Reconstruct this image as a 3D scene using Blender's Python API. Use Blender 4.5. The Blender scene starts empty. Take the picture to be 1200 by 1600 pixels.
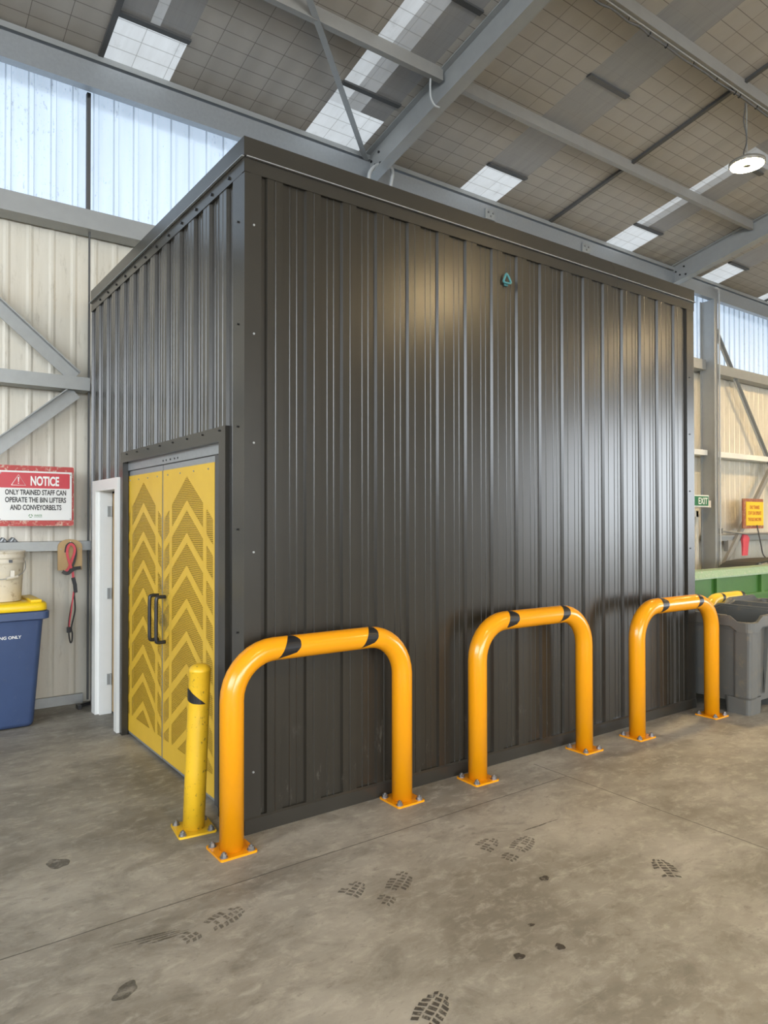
import bpy, bmesh, math, random
from mathutils import Vector, Matrix
random.seed(7)
C = bpy.context.scene
PI = math.pi

# ------------------------------------------------------------------ camera
cam = bpy.data.cameras.new('camera'); camo = bpy.data.objects.new('camera', cam)
C.collection.objects.link(camo); C.camera = camo
cam.sensor_fit = 'VERTICAL'; cam.sensor_height = 24.0
cam.lens = 24.0 * 1110.8 / 1600.0
cam.clip_start = 0.02; cam.clip_end = 200
camo.location = (0, 0, 1.65)
camo.rotation_mode = 'XYZ'
camo.rotation_euler = (PI / 2 + 0.0112, 0.0008, -0.6304)

# ------------------------------------------------------------------ sky, daylight, exposure
W = bpy.data.worlds.new('sky'); C.world = W; W.use_nodes = True
nt = W.node_tree; nt.nodes.clear()
wo = nt.nodes.new('ShaderNodeOutputWorld'); wb = nt.nodes.new('ShaderNodeBackground')
wb.inputs['Color'].default_value = (0.86, 0.93, 1.0, 1); wb.inputs['Strength'].default_value = 13.0
nt.links.new(wb.outputs[0], wo.inputs[0])
C.view_settings.view_transform = 'Standard'; C.view_settings.look = 'None'
C.view_settings.gamma = 1.0; C.view_settings.use_curve_mapping = False
C.view_settings.exposure = 0.0
C.cycles.use_denoising = True
C.cycles.max_bounces = 8; C.cycles.diffuse_bounces = 4; C.cycles.glossy_bounces = 4
C.cycles.transparent_max_bounces = 12
C.cycles.sample_clamp_indirect = 4.0
C.cycles.caustics_reflective = False; C.cycles.caustics_refractive = False

DOORS = dict(front=(-8.0, 7.5, 5.2), end=(-10.0, -3.8, 4.8), left=(-11.0, 2.5, 6.3))   # unseen openings added for daylight, end one read off cladding reflections: front wall x0,x1,height; end wall y0,y1,height
XL, XR, YB, YF = -9.0, 20.0, 6.83, -15.0                        # shed walls
def portal(name, loc, rot, sx, sy):
    l = bpy.data.lights.new(name, 'AREA'); l.shape = 'RECTANGLE'; l.size = sx; l.size_y = sy
    l.cycles.is_portal = True
    o = bpy.data.objects.new(name, l); C.collection.objects.link(o); o.location = loc; o.rotation_euler = rot
f0, f1, fh = DOORS['front']; e0, e1, eh = DOORS['end']
portal('doorway_daylight', ((f0 + f1) / 2, YF + .05, fh / 2), (PI / 2, 0, 0), f1 - f0, fh)
l0, l1, lh = DOORS['left']  # unseen open strip added high in the left wall for side light
portal('added_clerestory_daylight', (XL + .05, (l0 + l1) / 2, (lh + 2.6) / 2), (PI / 2, 0, -PI / 2), l1 - l0, lh - 2.6)
portal('doorway_daylight', (XR - .05, (e0 + e1) / 2, eh / 2), (PI / 2, 0, PI / 2), e1 - e0, eh)

SHEET_E = 0.74      # translucent wall sheets lit by the sky outside
SKY_E = 0.62        # roof skylights
LAMP_E = 700.0      # high bay lamp faces

# ------------------------------------------------------------------ materials
def new_mat(name):
    m = bpy.data.materials.new(name); m.use_nodes = True
    return m, m.node_tree, m.node_tree.nodes['Principled BSDF']
class N:
    """small helper for building node graphs"""
    def __init__(s, t): s.t = t
    def n(s, kind, **kw):
        nd = s.t.nodes.new(kind)
        for k, v in kw.items():
            if k.startswith('i_'):
                key = k[2:]
                key = int(key) if key.isdigit() else key
                s.put(nd.inputs[key], v)
            else: setattr(nd, k, v)
        return nd
    def put(s, inp, v):
        if isinstance(v, bpy.types.NodeSocket): s.t.links.new(v, inp)
        else: inp.default_value = v
    def m(s, op, a, b=0.0, c=0.0):
        nd = s.t.nodes.new('ShaderNodeMath'); nd.operation = op
        s.put(nd.inputs[0], a); s.put(nd.inputs[1], b); s.put(nd.inputs[2], c)
        return nd.outputs[0]
    def pos(s):
        g = s.n('ShaderNodeNewGeometry'); sp = s.n('ShaderNodeSeparateXYZ'); s.put(sp.inputs[0], g.outputs['Position'])
        return g.outputs['Position'], sp.outputs[0], sp.outputs[1], sp.outputs[2]
    def noise(s, vec, scale, detail=4, rough=.6, sx=1, sy=1, sz=1, dist=0):
        mp = s.n('ShaderNodeMapping'); s.put(mp.inputs[0], vec); mp.inputs['Scale'].default_value = (sx, sy, sz)
        nz = s.n('ShaderNodeTexNoise'); s.put(nz.inputs['Vector'], mp.outputs[0])
        nz.inputs['Scale'].default_value = scale; nz.inputs['Detail'].default_value = detail
        nz.inputs['Roughness'].default_value = rough; nz.inputs['Distortion'].default_value = dist
        return nz.outputs['Fac']
    def ramp(s, f, a, b):     # smooth 0..1 between a and b
        mr = s.n('ShaderNodeMapRange'); mr.interpolation_type = 'SMOOTHSTEP'
        s.put(mr.inputs[0], f); mr.inputs[1].default_value = a; mr.inputs[2].default_value = b
        return mr.outputs[0]
    def mix(s, f, a, b):
        nd = s.n('ShaderNodeMix'); nd.data_type = 'RGBA'
        s.put(nd.inputs[0], f)
        s.put(nd.inputs[6], a if isinstance(a, bpy.types.NodeSocket) else (*a, 1))
        s.put(nd.inputs[7], b if isinstance(b, bpy.types.NodeSocket) else (*b, 1))
        return nd.outputs[2]
    def bump(s, h, strength, dist=.01):
        b = s.n('ShaderNodeBump'); b.inputs['Strength'].default_value = strength; b.inputs['Distance'].default_value = dist
        s.put(b.inputs['Height'], h); return b.outputs[0]

def simple(name, col, rough=.5, metal=0.0, var=.12, scale=9.0, stretch=(1, 1, 1), bump=0.0, dirt=None, dirt_at=(.58, .75)):
    m, t, b = new_mat(name); g = N(t); p, x, y, z = g.pos()
    f = g.noise(p, scale, 5, .6, *stretch)
    lo = tuple(c * (1 - var) for c in col); hi = tuple(min(1, c * (1 + var)) for c in col)
    c = g.mix(f, lo, hi)
    if dirt:
        f2 = g.noise(p, scale * 2.3, 6, .7, *stretch)
        c = g.mix(g.ramp(f2, *dirt_at), c, dirt)
    g.put(b.inputs['Base Color'], c)
    b.inputs['Roughness'].default_value = rough; b.inputs['Metallic'].default_value = metal
    if bump: g.put(b.inputs['Normal'], g.bump(f, bump))
    return m
M = {}
M['orange'] = simple('orange_powder_coat', (.76, .30, .006), .2, var=.05, scale=4)
M['yellow'] = simple('scuffed_yellow_paint', (.72, .44, .02), .38, var=.1, scale=16, dirt=(.16, .11, .03), dirt_at=(.61, .66))
M['hoop_yellow'] = simple('yellow_powder_coat', (.80, .52, .03), .3, var=.06)
M['tape'] = simple('black_tape', (.012, .012, .013), .35, var=.2)
M['galv'] = simple('galvanised_steel', (.36, .38, .40), .42, .55, var=.14, scale=30)
M['galv_dull'] = simple('dull_galvanised_steel', (.34, .35, .345), .5, .3, var=.12, scale=14)
M['bolt'] = simple('zinc_bolt', (.30, .30, .30), .38, .85, var=.1)
M['rafter'] = simple('grey_painted_steel', (.33, .34, .34), .42, .25, var=.1, scale=7)
M['purlin'] = simple('purlin_steel', (.31, .30, .28), .5, .2, var=.1, scale=8)
M['white'] = simple('white_gloss_paint', (.80, .80, .77), .3, var=.04)
M['cream'] = simple('cream_door_paint', (.62, .58, .50), .4, var=.04)
M['wood'] = simple('plywood', (.42, .28, .13), .6, var=.2, scale=12, stretch=(1, 1, .2))
M['red_strap'] = simple('red_webbing', (.55, .07, .09), .7, var=.15, scale=60)
M['black_strap'] = simple('black_webbing', (.03, .028, .028), .6, var=.2)
M['black'] = simple('black_plastic', (.02, .02, .022), .35, var=.2)
M['rubber'] = simple('black_rubber', (.025, .025, .026), .6, var=.2)
M['bin_blue'] = simple('blue_bin_plastic', (.045, .075, .17), .42, var=.14, scale=6, dirt=(.10, .12, .19), dirt_at=(.6, .8))
M['lid_yellow'] = simple('yellow_lid_plastic', (.83, .56, .01), .35, var=.07)
M['bucket'] = simple('dirty_white_plastic', (.62, .57, .47), .5, var=.12, dirt=(.30, .23, .14), dirt_at=(.55, .75))
M['tub'] = simple('grey_bin_plastic', (.10, .10, .092), .5, var=.14, scale=5, dirt=(.17, .14, .095), dirt_at=(.52, .8))
M['green'] = simple('green_machine_paint', (.06, .17, .035), .35, var=.12)
M['green_pale'] = simple('worn_pale_green_paint', (.27, .40, .26), .45, var=.2, scale=14, dirt=(.45, .46, .40), dirt_at=(.5, .7))
M['belt'] = simple('black_belt', (.03, .03, .028), .5, var=.3)
M['red'] = simple('red_sign_paint', (.55, .045, .06), .45, var=.1, scale=14)
M['red_worn'] = simple('worn_red_board', (.47, .07, .065), .6, var=.2, scale=9, dirt=(.62, .45, .36), dirt_at=(.50, .62))
M['sign_white'] = simple('white_sign_face', (.76, .76, .74), .4, var=.03)
M['text_black'] = simple('black_lettering', (.03, .03, .03), .5, var=.1)
M['text_white'] = simple('white_lettering', (.82, .82, .80), .5, var=.05)
M['text_red'] = simple('faded_red_lettering', (.55, .13, .03), .5, var=.1)
M['text_green'] = simple('green_lettering', (.06, .22, .07), .5, var=.1)
M['exit_green'] = simple('exit_green', (.01, .16, .055), .4, var=.05)
M['sign_yellow'] = simple('yellow_sign_face', (.85, .58, .03), .5, var=.06)
M['brown_frame'] = simple('red_brown_board', (.34, .11, .06), .6, var=.3, scale=8, dirt=(.5, .35, .22), dirt_at=(.5, .7))
M['pink'] = simple('pink_red_rag', (.72, .10, .13), .7, var=.12)
M['pvc'] = simple('pale_grey_conduit', (.42, .43, .43), .4, var=.05)
M['cable'] = simple('grey_cable', (.09, .085, .08), .5, var=.1)
M['teal'] = simple('teal_plastic', (.05, .19, .20), .4, var=.15)
M['lamp_body'] = simple('lamp_housing', (.30, .28, .24), .4, .4, var=.05)
M['dark_trim'] = simple('dark_grey_flashing', (.030, .0275, .0225), .26, var=.12, scale=5)
M['lining'] = simple('dark_lining', (.03, .026, .018), .8, var=.1)
M['bar'] = simple('dark_steel_bar', (.085, .085, .085), .5, .1, var=.1)
M['stain'] = None

def emit(name, col, s):
    m, t, b = new_mat(name)
    b.inputs['Base Color'].default_value = (.5, .5, .5, 1)
    b.inputs['Emission Color'].default_value = (*col, 1); b.inputs['Emission Strength'].default_value = s
    return m
M['lamp_face'] = emit('lamp_diffuser', (1.0, .72, .36), LAMP_E)

def mk_cladding():
    m, t, b = new_mat('dark_ribbed_cladding'); g = N(t); p, x, y, z = g.pos()
    f = g.noise(p, 5, 4, .6, 8, 8, .25)
    c = g.mix(f, (.017, .0148, .0108), (.025, .022, .0165))
    s = g.noise(p, 9, 7, .72, 2.2, 2.2, .8)
    low = g.m('SUBTRACT', 1.0, g.ramp(z, .05, .75))
    sc = g.m('MULTIPLY', g.ramp(s, .58, .74), g.m('MULTIPLY', low, .5))
    c = g.mix(sc, c, (.16, .145, .12))
    g.put(b.inputs['Base Color'], c)
    r = g.m('ADD', .30, g.m('MULTIPLY', f, .10)); g.put(b.inputs['Roughness'], g.m('ADD', r, g.m('MULTIPLY', sc, .5)))
    b.inputs['Specular IOR Level'].default_value = .2
    w = g.noise(p, 1.6, 2, .5, 1.2, 1.2, .5)
    b.inputs['Coat Weight'].default_value = .75; b.inputs['Coat IOR'].default_value = 1.55; b.inputs['Coat Roughness'].default_value = .24
    g.put(b.inputs['Normal'], g.bump(w, .05, .02))
    return m
M['cladding'] = mk_cladding()

def mk_floor():
    m, t, b = new_mat('worn_concrete'); g = N(t); p, x, y, z = g.pos()
    a = g.noise(p, 1.1, 8, .62, 1, 1.5, 1); d = g.noise(p, 9.5, 9, .72, 1, 1.6, 1, .4); e = g.noise(p, 60, 4, .7)
    c = g.mix(g.ramp(a, .32, .68), (.18, .166, .141), (.36, .343, .303))
    c = g.mix(g.m('MULTIPLY', g.ramp(d, .46, .72), .62), c, (.46, .44, .39))
    d2 = g.noise(p, 2.6, 9, .72, 1, 1.5, 1, .5)
    c = g.mix(g.m('MULTIPLY', g.ramp(d2, .52, .32), .55), c, (.135, .124, .105))
    c = g.mix(g.m('MULTIPLY', g.ramp(g.noise(p, 16, 7, .72, 1, 1.6, 1, .3), .44, .30), .55), c, (.14, .13, .11))
    c = g.mix(g.m('MULTIPLY', g.ramp(e, .62, .8), .35), c, (.09, .085, .075))
    scr = g.noise(p, 3.0, 5, .7, 1.2, 16, 1, .6)
    c = g.mix(g.m('MULTIPLY', g.ramp(scr, .60, .72), .28), c, (.46, .43, .37))
    def joint(v, at, w):
        return g.m('LESS_THAN', g.m('ABSOLUTE', g.m('SUBTRACT', v, at)), w)
    wob = g.m('MULTIPLY', g.m('SUBTRACT', d, .5), .012)
    jx = g.m('MULTIPLY', joint(g.m('ADD', y, wob), 3.02, .0035), g.m('LESS_THAN', x, 3.66))
    jy = g.m('MULTIPLY', joint(g.m('ADD', x, wob), 3.66, .0035), g.m('LESS_THAN', y, 3.30))
    c = g.mix(g.m('MULTIPLY', g.m('MAXIMUM', jx, jy), .8), c, (.05, .045, .04))
    g.put(b.inputs['Base Color'], c)
    g.put(b.inputs['Roughness'], g.m('ADD', .46, g.m('MULTIPLY', a, .22)))
    g.put(b.inputs['Normal'], g.bump(g.m('ADD', d, g.m('MULTIPLY', e, .4)), .18, .006))
    return m
M['floor'] = mk_floor()

def wires(g, x, y):   # safety mesh 0.30 x 0.15 m under the roof
    fx = g.m('ABSOLUTE', g.m('SUBTRACT', g.m('FRACT', g.m('DIVIDE', g.m('SUBTRACT', x, 4.83), .29)), .5))
    fy = g.m('ABSOLUTE', g.m('SUBTRACT', g.m('FRACT', g.m('DIVIDE', g.m('SUBTRACT', y, 4.29), .15)), .5))
    return g.m('MAXIMUM', g.m('GREATER_THAN', fx, .4905), g.m('GREATER_THAN', fy, .477))

def mk_ceiling():
    m, t, b = new_mat('roof_blanket_under_mesh'); g = N(t); p, x, y, z = g.pos()
    f = g.noise(p, 1.2, 4, .6, 1.6, .5, 1); f2 = g.noise(p, 30, 3, .7)
    c = g.mix(f, (.36, .335, .30), (.46, .43, .39))
    c = g.mix(g.m('MULTIPLY', f2, .25), c, (.3, .28, .25))
    c = g.mix(g.m('MULTIPLY', wires(g, x, y), .75), c, (.10, .09, .08))
    g.put(b.inputs['Base Color'], c); b.inputs['Roughness'].default_value = .55
    # blanket sags a little between the wires
    sx = g.m('COSINE', g.m('MULTIPLY', g.m('DIVIDE', g.m('SUBTRACT', x, 4.83), .29), 2 * PI))
    g.put(b.inputs['Normal'], g.bump(g.m('ADD', g.m('MULTIPLY', sx, .3), f), .35, .03))
    return m
M['ceiling'] = mk_ceiling()

def mk_sky(name, strength, streak=.3):
    m, t, b = new_mat(name); g = N(t); p, x, y, z = g.pos()
    f = g.noise(p, 2.2, 5, .65, 5.5, .8, 1, .3); d = g.noise(p, 9, 6, .7, 1.2, .5, 1)
    lum = g.m('MULTIPLY', strength, g.m('SUBTRACT', 1.0 + streak * .5, g.m('MULTIPLY', f, streak)))
    lum = g.m('MULTIPLY', lum, g.m('SUBTRACT', 1.0, g.m('MULTIPLY', g.ramp(d, .55, .75), .25)))
    lum = g.m('MULTIPLY', lum, g.m('SUBTRACT', 1.0, g.m('MULTIPLY', wires(g, x, y), .55)))
    g.put(b.inputs['Base Color'], g.mix(f, (.16, .15, .145), (.30, .29, .275))); b.inputs['Roughness'].default_value = .4
    b.inputs['Emission Color'].default_value = (.86, .94, 1.0, 1)
    g.put(b.inputs['Emission Strength'], lum)
    return m
M['sky_clear'] = mk_sky('clear_skylight_sheet', SKY_E, .55)
M['sky_mid'] = mk_sky('mid_glow_skylight_sheet', SKY_E * .36, 1.0)  # glow steps: daylight leaking unevenly past the draped blanket, set as emission
M['sky_half'] = mk_sky('strong_glow_skylight_sheet', SKY_E * .8, .7)
M['sky_dim'] = mk_sky('dim_glow_skylight_sheet', .035, .9)

def mk_sheet():
    m, t, b = new_mat('translucent_wall_sheet'); g = N(t); p, x, y, z = g.pos()
    f = g.noise(p, 3, 5, .65, 4, 1, .35); d = g.noise(p, 22, 6, .72, 1.5, 1, .6)
    k = g.noise(p, 1.1, 3, .6)
    lum = g.m('MULTIPLY', SHEET_E, g.m('SUBTRACT', 1.22, g.m('MULTIPLY', f, .50)))
    spot = g.m('MAXIMUM', g.m('MULTIPLY', g.ramp(d, .56, .66), g.ramp(k, .42, .60)), g.m('MULTIPLY', g.ramp(g.noise(p, 55, 3, .6), .66, .72), .8))
    lum = g.m('MULTIPLY', lum, g.m('SUBTRACT', 1.0, g.m('MULTIPLY', spot, .55)))
    # the sloping rib sides pass less light than the flat pans
    ge = g.n('ShaderNodeNewGeometry'); sp = g.n('ShaderNodeSeparateXYZ'); g.put(sp.inputs[0], ge.outputs['True Normal'])
    flat = g.ramp(g.m('ABSOLUTE', sp.outputs[1]), .55, .95)
    lum = g.m('MULTIPLY', lum, g.m('ADD', .38, g.m('MULTIPLY', flat, .62)))
    b.inputs['Base Color'].default_value = (.4, .45, .5, 1); b.inputs['Roughness'].default_value = .35
    b.inputs['Emission Color'].default_value = (.64, .80, 1.0, 1)
    g.put(b.inputs['Emission Strength'], lum)
    return m
M['sheet'] = mk_sheet()

def mk_wall():
    m, t, b = new_mat('beige_wall_sheet'); g = N(t); p, x, y, z = g.pos()
    f = g.noise(p, 2.4, 6, .65, 5, 1, .35); d = g.noise(p, 7, 7, .75, 2.4, 1, .45)
    c = g.mix(f, (.56, .52, .43), (.74, .70, .61))
    c = g.mix(g.m('MULTIPLY', g.ramp(d, .52, .72), .6), c, (.36, .32, .25))
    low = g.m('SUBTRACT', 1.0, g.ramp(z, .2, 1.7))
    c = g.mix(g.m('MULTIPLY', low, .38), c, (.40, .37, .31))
    g.put(b.inputs['Base Color'], c); b.inputs['Roughness'].default_value = .45
    return m
M['wall'] = mk_wall()

def mk_perf(name, yc):
    """yellow sheet punched with rows of small holes that leave solid chevrons"""
    m, t, b = new_mat(name); g = N(t); p, x, y, z = g.pos()
    u = g.m('ABSOLUTE', g.m('SUBTRACT', y, yc))
    d = g.m('ADD', z, g.m('MULTIPLY', u, .65))
    inside = g.m('LESS_THAN', d, 1.93)
    fr = g.m('FRACT', g.m('DIVIDE', g.m('SUBTRACT', 1.776 + .207 * 12, d), .207))
    bandc = g.m('LESS_THAN', fr, .30)
    band0 = g.m('LESS_THAN', d, 1.776)
    ok = g.m('MULTIPLY', inside, g.m('SUBTRACT', 1.0, g.m('MULTIPLY', bandc, band0)))
    vb = g.m('LESS_THAN', g.m('ABSOLUTE', g.m('SUBTRACT', u, .295)), .024)
    ok = g.m('MULTIPLY', ok, g.m('SUBTRACT', 1.0, vb))
    ok = g.m('MULTIPLY', ok, g.m('GREATER_THAN', z, .16))
    ok = g.m('MULTIPLY', ok, g.m('LESS_THAN', u, .425))
    row = g.m('FLOOR', g.m('DIVIDE', z, .0115))
    a = g.m('SUBTRACT', g.m('FRACT', g.m('ADD', g.m('DIVIDE', y, .0135), g.m('MULTIPLY', g.m('MODULO', row, 2.0), .5))), .5)
    v = g.m('SUBTRACT', g.m('FRACT', g.m('DIVIDE', z, .0115)), .5)
    r2 = g.m('ADD', g.m('POWER', g.m('MULTIPLY', a, 13.5), 2.0), g.m('POWER', g.m('MULTIPLY', v, 11.5), 2.0))
    hole = g.m('MULTIPLY', ok, g.m('LESS_THAN', r2, 5.1 ** 2))
    f = g.noise(p, 5, 5, .65)
    c = g.mix(f, (.66, .40, .035), (.80, .52, .05))
    dd = g.noise(p, 7, 7, .75)
    grime = g.m('MULTIPLY', g.ramp(dd, .50, .66), g.m('MULTIPLY', g.m('SUBTRACT', 1.0, g.ramp(g.m('ABSOLUTE', g.m('SUBTRACT', y, 4.84)), .03, .22)),
              g.m('SUBTRACT', 1.0, g.ramp(g.m('ABSOLUTE', g.m('SUBTRACT', z, 1.15)), .1, .4))))
    c = g.mix(g.m('MULTIPLY', grime, .75), c, (.10, .075, .03))
    g.put(b.inputs['Base Color'], c); b.inputs['Roughness'].default_value = .4
    tr = g.n('ShaderNodeBsdfTransparent'); mx = g.n('ShaderNodeMixShader')
    g.put(mx.inputs[0], hole); g.put(mx.inputs[1], b.outputs[0]); g.put(mx.inputs[2], tr.outputs[0])
    out = t.nodes['Material Output']; g.put(out.inputs[0], mx.outputs[0])
    return m
M['perf_near'] = mk_perf('perforated_yellow_sheet_near', 4.385)
M['perf_far'] = mk_perf('perforated_yellow_sheet_far', 5.255)

def mk_stain(name, col, a, scale=40):
    m, t, b = new_mat(name); g = N(t); p, x, y, z = g.pos()
    b.inputs['Base Color'].default_value = (*col, 1); b.inputs['Roughness'].default_value = .5
    f = g.noise(p, scale, 5, .7)
    al = g.m('MULTIPLY', g.ramp(f, .30, .55), a)
    tr = g.n('ShaderNodeBsdfTransparent'); mx = g.n('ShaderNodeMixShader')
    g.put(mx.inputs[0], al); g.put(mx.inputs[1], tr.outputs[0]); g.put(mx.inputs[2], b.outputs[0])
    g.put(t.nodes['Material Output'].inputs[0], mx.outputs[0])
    return m
M['stain'] = mk_stain('dark_footprint_dirt', (.06, .055, .048), .85)
M['stain_soft'] = mk_stain('faint_dirt', (.07, .065, .057), .5)
M['oil'] = mk_stain('oil_mark', (.055, .052, .045), .5, 14); M['drop'] = mk_stain('oil_drop', (.045, .04, .035), .8, 30)
def mk_glass():
    m, t, b = new_mat('window_glass'); b.inputs['Base Color'].default_value = (.8, .85, .85, 1); b.inputs['Roughness'].default_value = .1
    return m

# ------------------------------------------------------------------ geometry helpers
ORG = {}
def link(o): C.collection.objects.link(o)
def props(o, label=None, cat=None, group=None, kind=None):
    for k, v in (('label', label), ('category', cat), ('group', group), ('kind', kind)):
        if v: o[k] = v
    return o
def root(name, loc, label, cat, group=None):
    o = bpy.data.objects.new(name, None); link(o); o.location = loc; o.empty_display_size = .1
    ORG[o.name] = Vector(loc); return props(o, label, cat, group)
def obj(name, bm, mat, parent=None, smooth=False, label=None):
    """link a bmesh (world coordinates) as one mesh object"""
    bmesh.ops.recalc_face_normals(bm, faces=bm.faces)
    me = bpy.data.meshes.new(name); bm.to_mesh(me); bm.free()
    mats = mat if isinstance(mat, (list, tuple)) else [mat]
    for x in mats: me.materials.append(x)
    if smooth:
        for p in me.polygons: p.use_smooth = True
    o = bpy.data.objects.new(name, me); link(o)
    if parent is not None:
        w = ORG[parent.name]; me.transform(Matrix.Translation(-w)); o.parent = parent; ORG[o.name] = w
    else:
        xs = [v.co for v in me.vertices]
        c = Vector(((min(v.x for v in xs) + max(v.x for v in xs)) / 2, (min(v.y for v in xs) + max(v.y for v in xs)) / 2, min(v.z for v in xs)))
        me.transform(Matrix.Translation(-c)); o.location = c; ORG[o.name] = c
    if label: o['label'] = label
    return o
def struct(name, bm, mat, parent=None, smooth=False):
    o = obj(name, bm, mat, parent, smooth)
    if parent is None: o['kind'] = 'structure'
    return o
def B(): return bmesh.new()
def box(bm, x0, x1, y0, y1, z0, z1, mi=0, bev=0):
    vs = [bm.verts.new((x, y, z)) for z in (z0, z1) for y in (y0, y1) for x in (x0, x1)]
    fs = [bm.faces.new([vs[i] for i in q]) for q in ((0, 2, 3, 1), (4, 5, 7, 6), (0, 1, 5, 4), (2, 6, 7, 3), (0, 4, 6, 2), (1, 3, 7, 5))]
    for f in fs: f.material_index = mi
    if bev:
        es = list({e for f in fs for e in f.edges})
        r = bmesh.ops.bevel(bm, geom=es, offset=bev, segments=2, affect='EDGES', profile=.6)
        for f in r['faces']: f.material_index = mi
    return bm
def loft(bm, rings, cap0=True, cap1=True, closed=True, mi=0):
    R = [[bm.verts.new(p) for p in r] for r in rings]
    n = len(R[0])
    for a, b in zip(R, R[1:]):
        for i in range(n if closed else n - 1):
            j = (i + 1) % n
            f = bm.faces.new((a[i], a[j], b[j], b[i])); f.material_index = mi
    if cap0: bm.faces.new(list(reversed(R[0]))).material_index = mi
    if cap1: bm.faces.new(R[-1]).material_index = mi
    return R
def tube(bm, pts, r, n=10, cap=True, mi=0, flat=None):
    """sweep a circle (or flat=(w,t) strap section) along pts"""
    pts = [Vector(p) for p in pts]; rings = []; up = None
    for i, p in enumerate(pts):
        d = (pts[min(i + 1, len(pts) - 1)] - pts[max(i - 1, 0)]).normalized()
        if up is None:
            up = Vector((0, 0, 1)) if abs(d.z) < .9 else Vector((0, 1, 0))
        a = d.cross(up)
        if a.length < 1e-6: a = d.cross(Vector((1, 0, 0)))
        a.normalize(); b = a.cross(d).normalized(); up = b
        rr = r[i] if isinstance(r, (list, tuple)) else r
        rings.append([p + a * rr * math.cos(2 * PI * k / n) + b * rr * math.sin(2 * PI * k / n) for k in range(n)])
    loft(bm, rings, cap, cap, True, mi); return bm
def strap(bm, pts, w, t, side=(1, 0, 0)):
    pts = [Vector(p) for p in pts]; rings = []
    for i, p in enumerate(pts):
        d = (pts[min(i + 1, len(pts) - 1)] - pts[max(i - 1, 0)]).normalized()
        nrm = Vector((0, -1, 0)); a = d.cross(nrm).normalized()
        rings.append([p + a * w / 2 + nrm * t, p - a * w / 2 + nrm * t, p - a * w / 2, p + a * w / 2])
    loft(bm, rings); return bm
def smooth_path(pts, k=6):
    pts = [Vector(p) for p in pts]; out = []
    for i in range(len(pts) - 1):
        p0, p1, p2, p3 = pts[max(i - 1, 0)], pts[i], pts[i + 1], pts[min(i + 2, len(pts) - 1)]
        for j in range(k):
            t = j / k
            out.append(.5 * ((2 * p1) + (p2 - p0) * t + (2 * p0 - 5 * p1 + 4 * p2 - p3) * t * t + (3 * p1 - p0 - 3 * p2 + p3) * t ** 3))
    out.append(pts[-1]); return out
def prism(bm, poly, vec, mi=0):
    """extrude a 3D polygon along vec"""
    v = Vector(vec); loft(bm, [[Vector(p) for p in poly], [Vector(p) + v for p in poly]], mi=mi); return bm
def lathe(bm, cx, cy, prof, n=32, mi=0, cap0=True, cap1=True):
    loft(bm, [[(cx + r * math.cos(2 * PI * k / n), cy + r * math.sin(2 * PI * k / n), z) for k in range(n)] for r, z in prof], cap0, cap1, True, mi); return bm
def rrect(cx, cy, w, d, r, z, n=5):
    out = []
    for sx, sy, a0 in ((1, 1, 0), (-1, 1, PI / 2), (-1, -1, PI), (1, -1, 1.5 * PI)):
        for k in range(n + 1):
            a = a0 + PI / 2 * k / n
            out.append((cx + sx * (w / 2 - r) + r * math.cos(a), cy + sy * (d / 2 - r) + r * math.sin(a), z))
    return out
def member(bm, p0, p1, sec, up=(0, 0, 1), mi=0):
    """extrude a closed 2D section (side, up) from p0 to p1"""
    p0, p1 = Vector(p0), Vector(p1); d = (p1 - p0).normalized(); u = Vector(up)
    s = d.cross(u).normalized(); u = s.cross(d).normalized()
    loft(bm, [[p + s * a + u * b for a, b in sec] for p in (p0, p1)], mi=mi); return bm
def ibeam(w, h, tf=.012, tw=.008, top=0.0):
    a, t = w / 2, tw / 2
    return [(-a, top), (-a, top - tf), (-t, top - tf), (-t, top - h + tf), (-a, top - h + tf), (-a, top - h), (a, top - h), (a, top - h + tf), (t, top - h + tf), (t, top - tf), (a, top - tf), (a, top)]
def rect(w, h, cx=0, cy=0):
    return [(cx - w / 2, cy - h / 2), (cx + w / 2, cy - h / 2), (cx + w / 2, cy + h / 2), (cx - w / 2, cy + h / 2)]
def cbeam(w, h, t=.006, lip=.02):
    # C section opening to +side; web on the -side
    return [(0, 0), (0, -h), (w, -h), (w, -h + lip), (w - t, -h + lip), (w - t, -h + t), (t, -h + t), (t, -t), (w - t, -t), (w - t, -lip), (w, -lip), (w, 0)]
def ribs(a0, a1, period, prof, phase=0.0):
    """profile points (a, depth) from a0 to a1; prof is [(offset, depth)...] over one period"""
    pts = []; k = math.floor((a0 - phase) / period) - 1
    while phase + k * period < a1 + period:
        pts += [(phase + k * period + o, d) for o, d in prof]; k += 1
    def at(a):
        for (u, du), (v, dv) in zip(pts, pts[1:]):
            if u <= a <= v: return du + (dv - du) * (a - u) / (v - u) if v > u else du
        return 0
    return [(a0, at(a0))] + [p for p in pts if a0 + 1e-4 < p[0] < a1 - 1e-4] + [(a1, at(a1))]
def sheet(bm, pts, z0, z1, fn, mi=0):
    """vertical ribbed sheet; fn(a, depth, z) -> xyz"""
    for (a, da), (b, db) in zip(pts, pts[1:]):
        f = bm.faces.new([bm.verts.new(fn(a, da, z0)), bm.verts.new(fn(b, db, z0)), bm.verts.new(fn(b, db, z1)), bm.verts.new(fn(a, da, z1))]); f.material_index = mi
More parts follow.
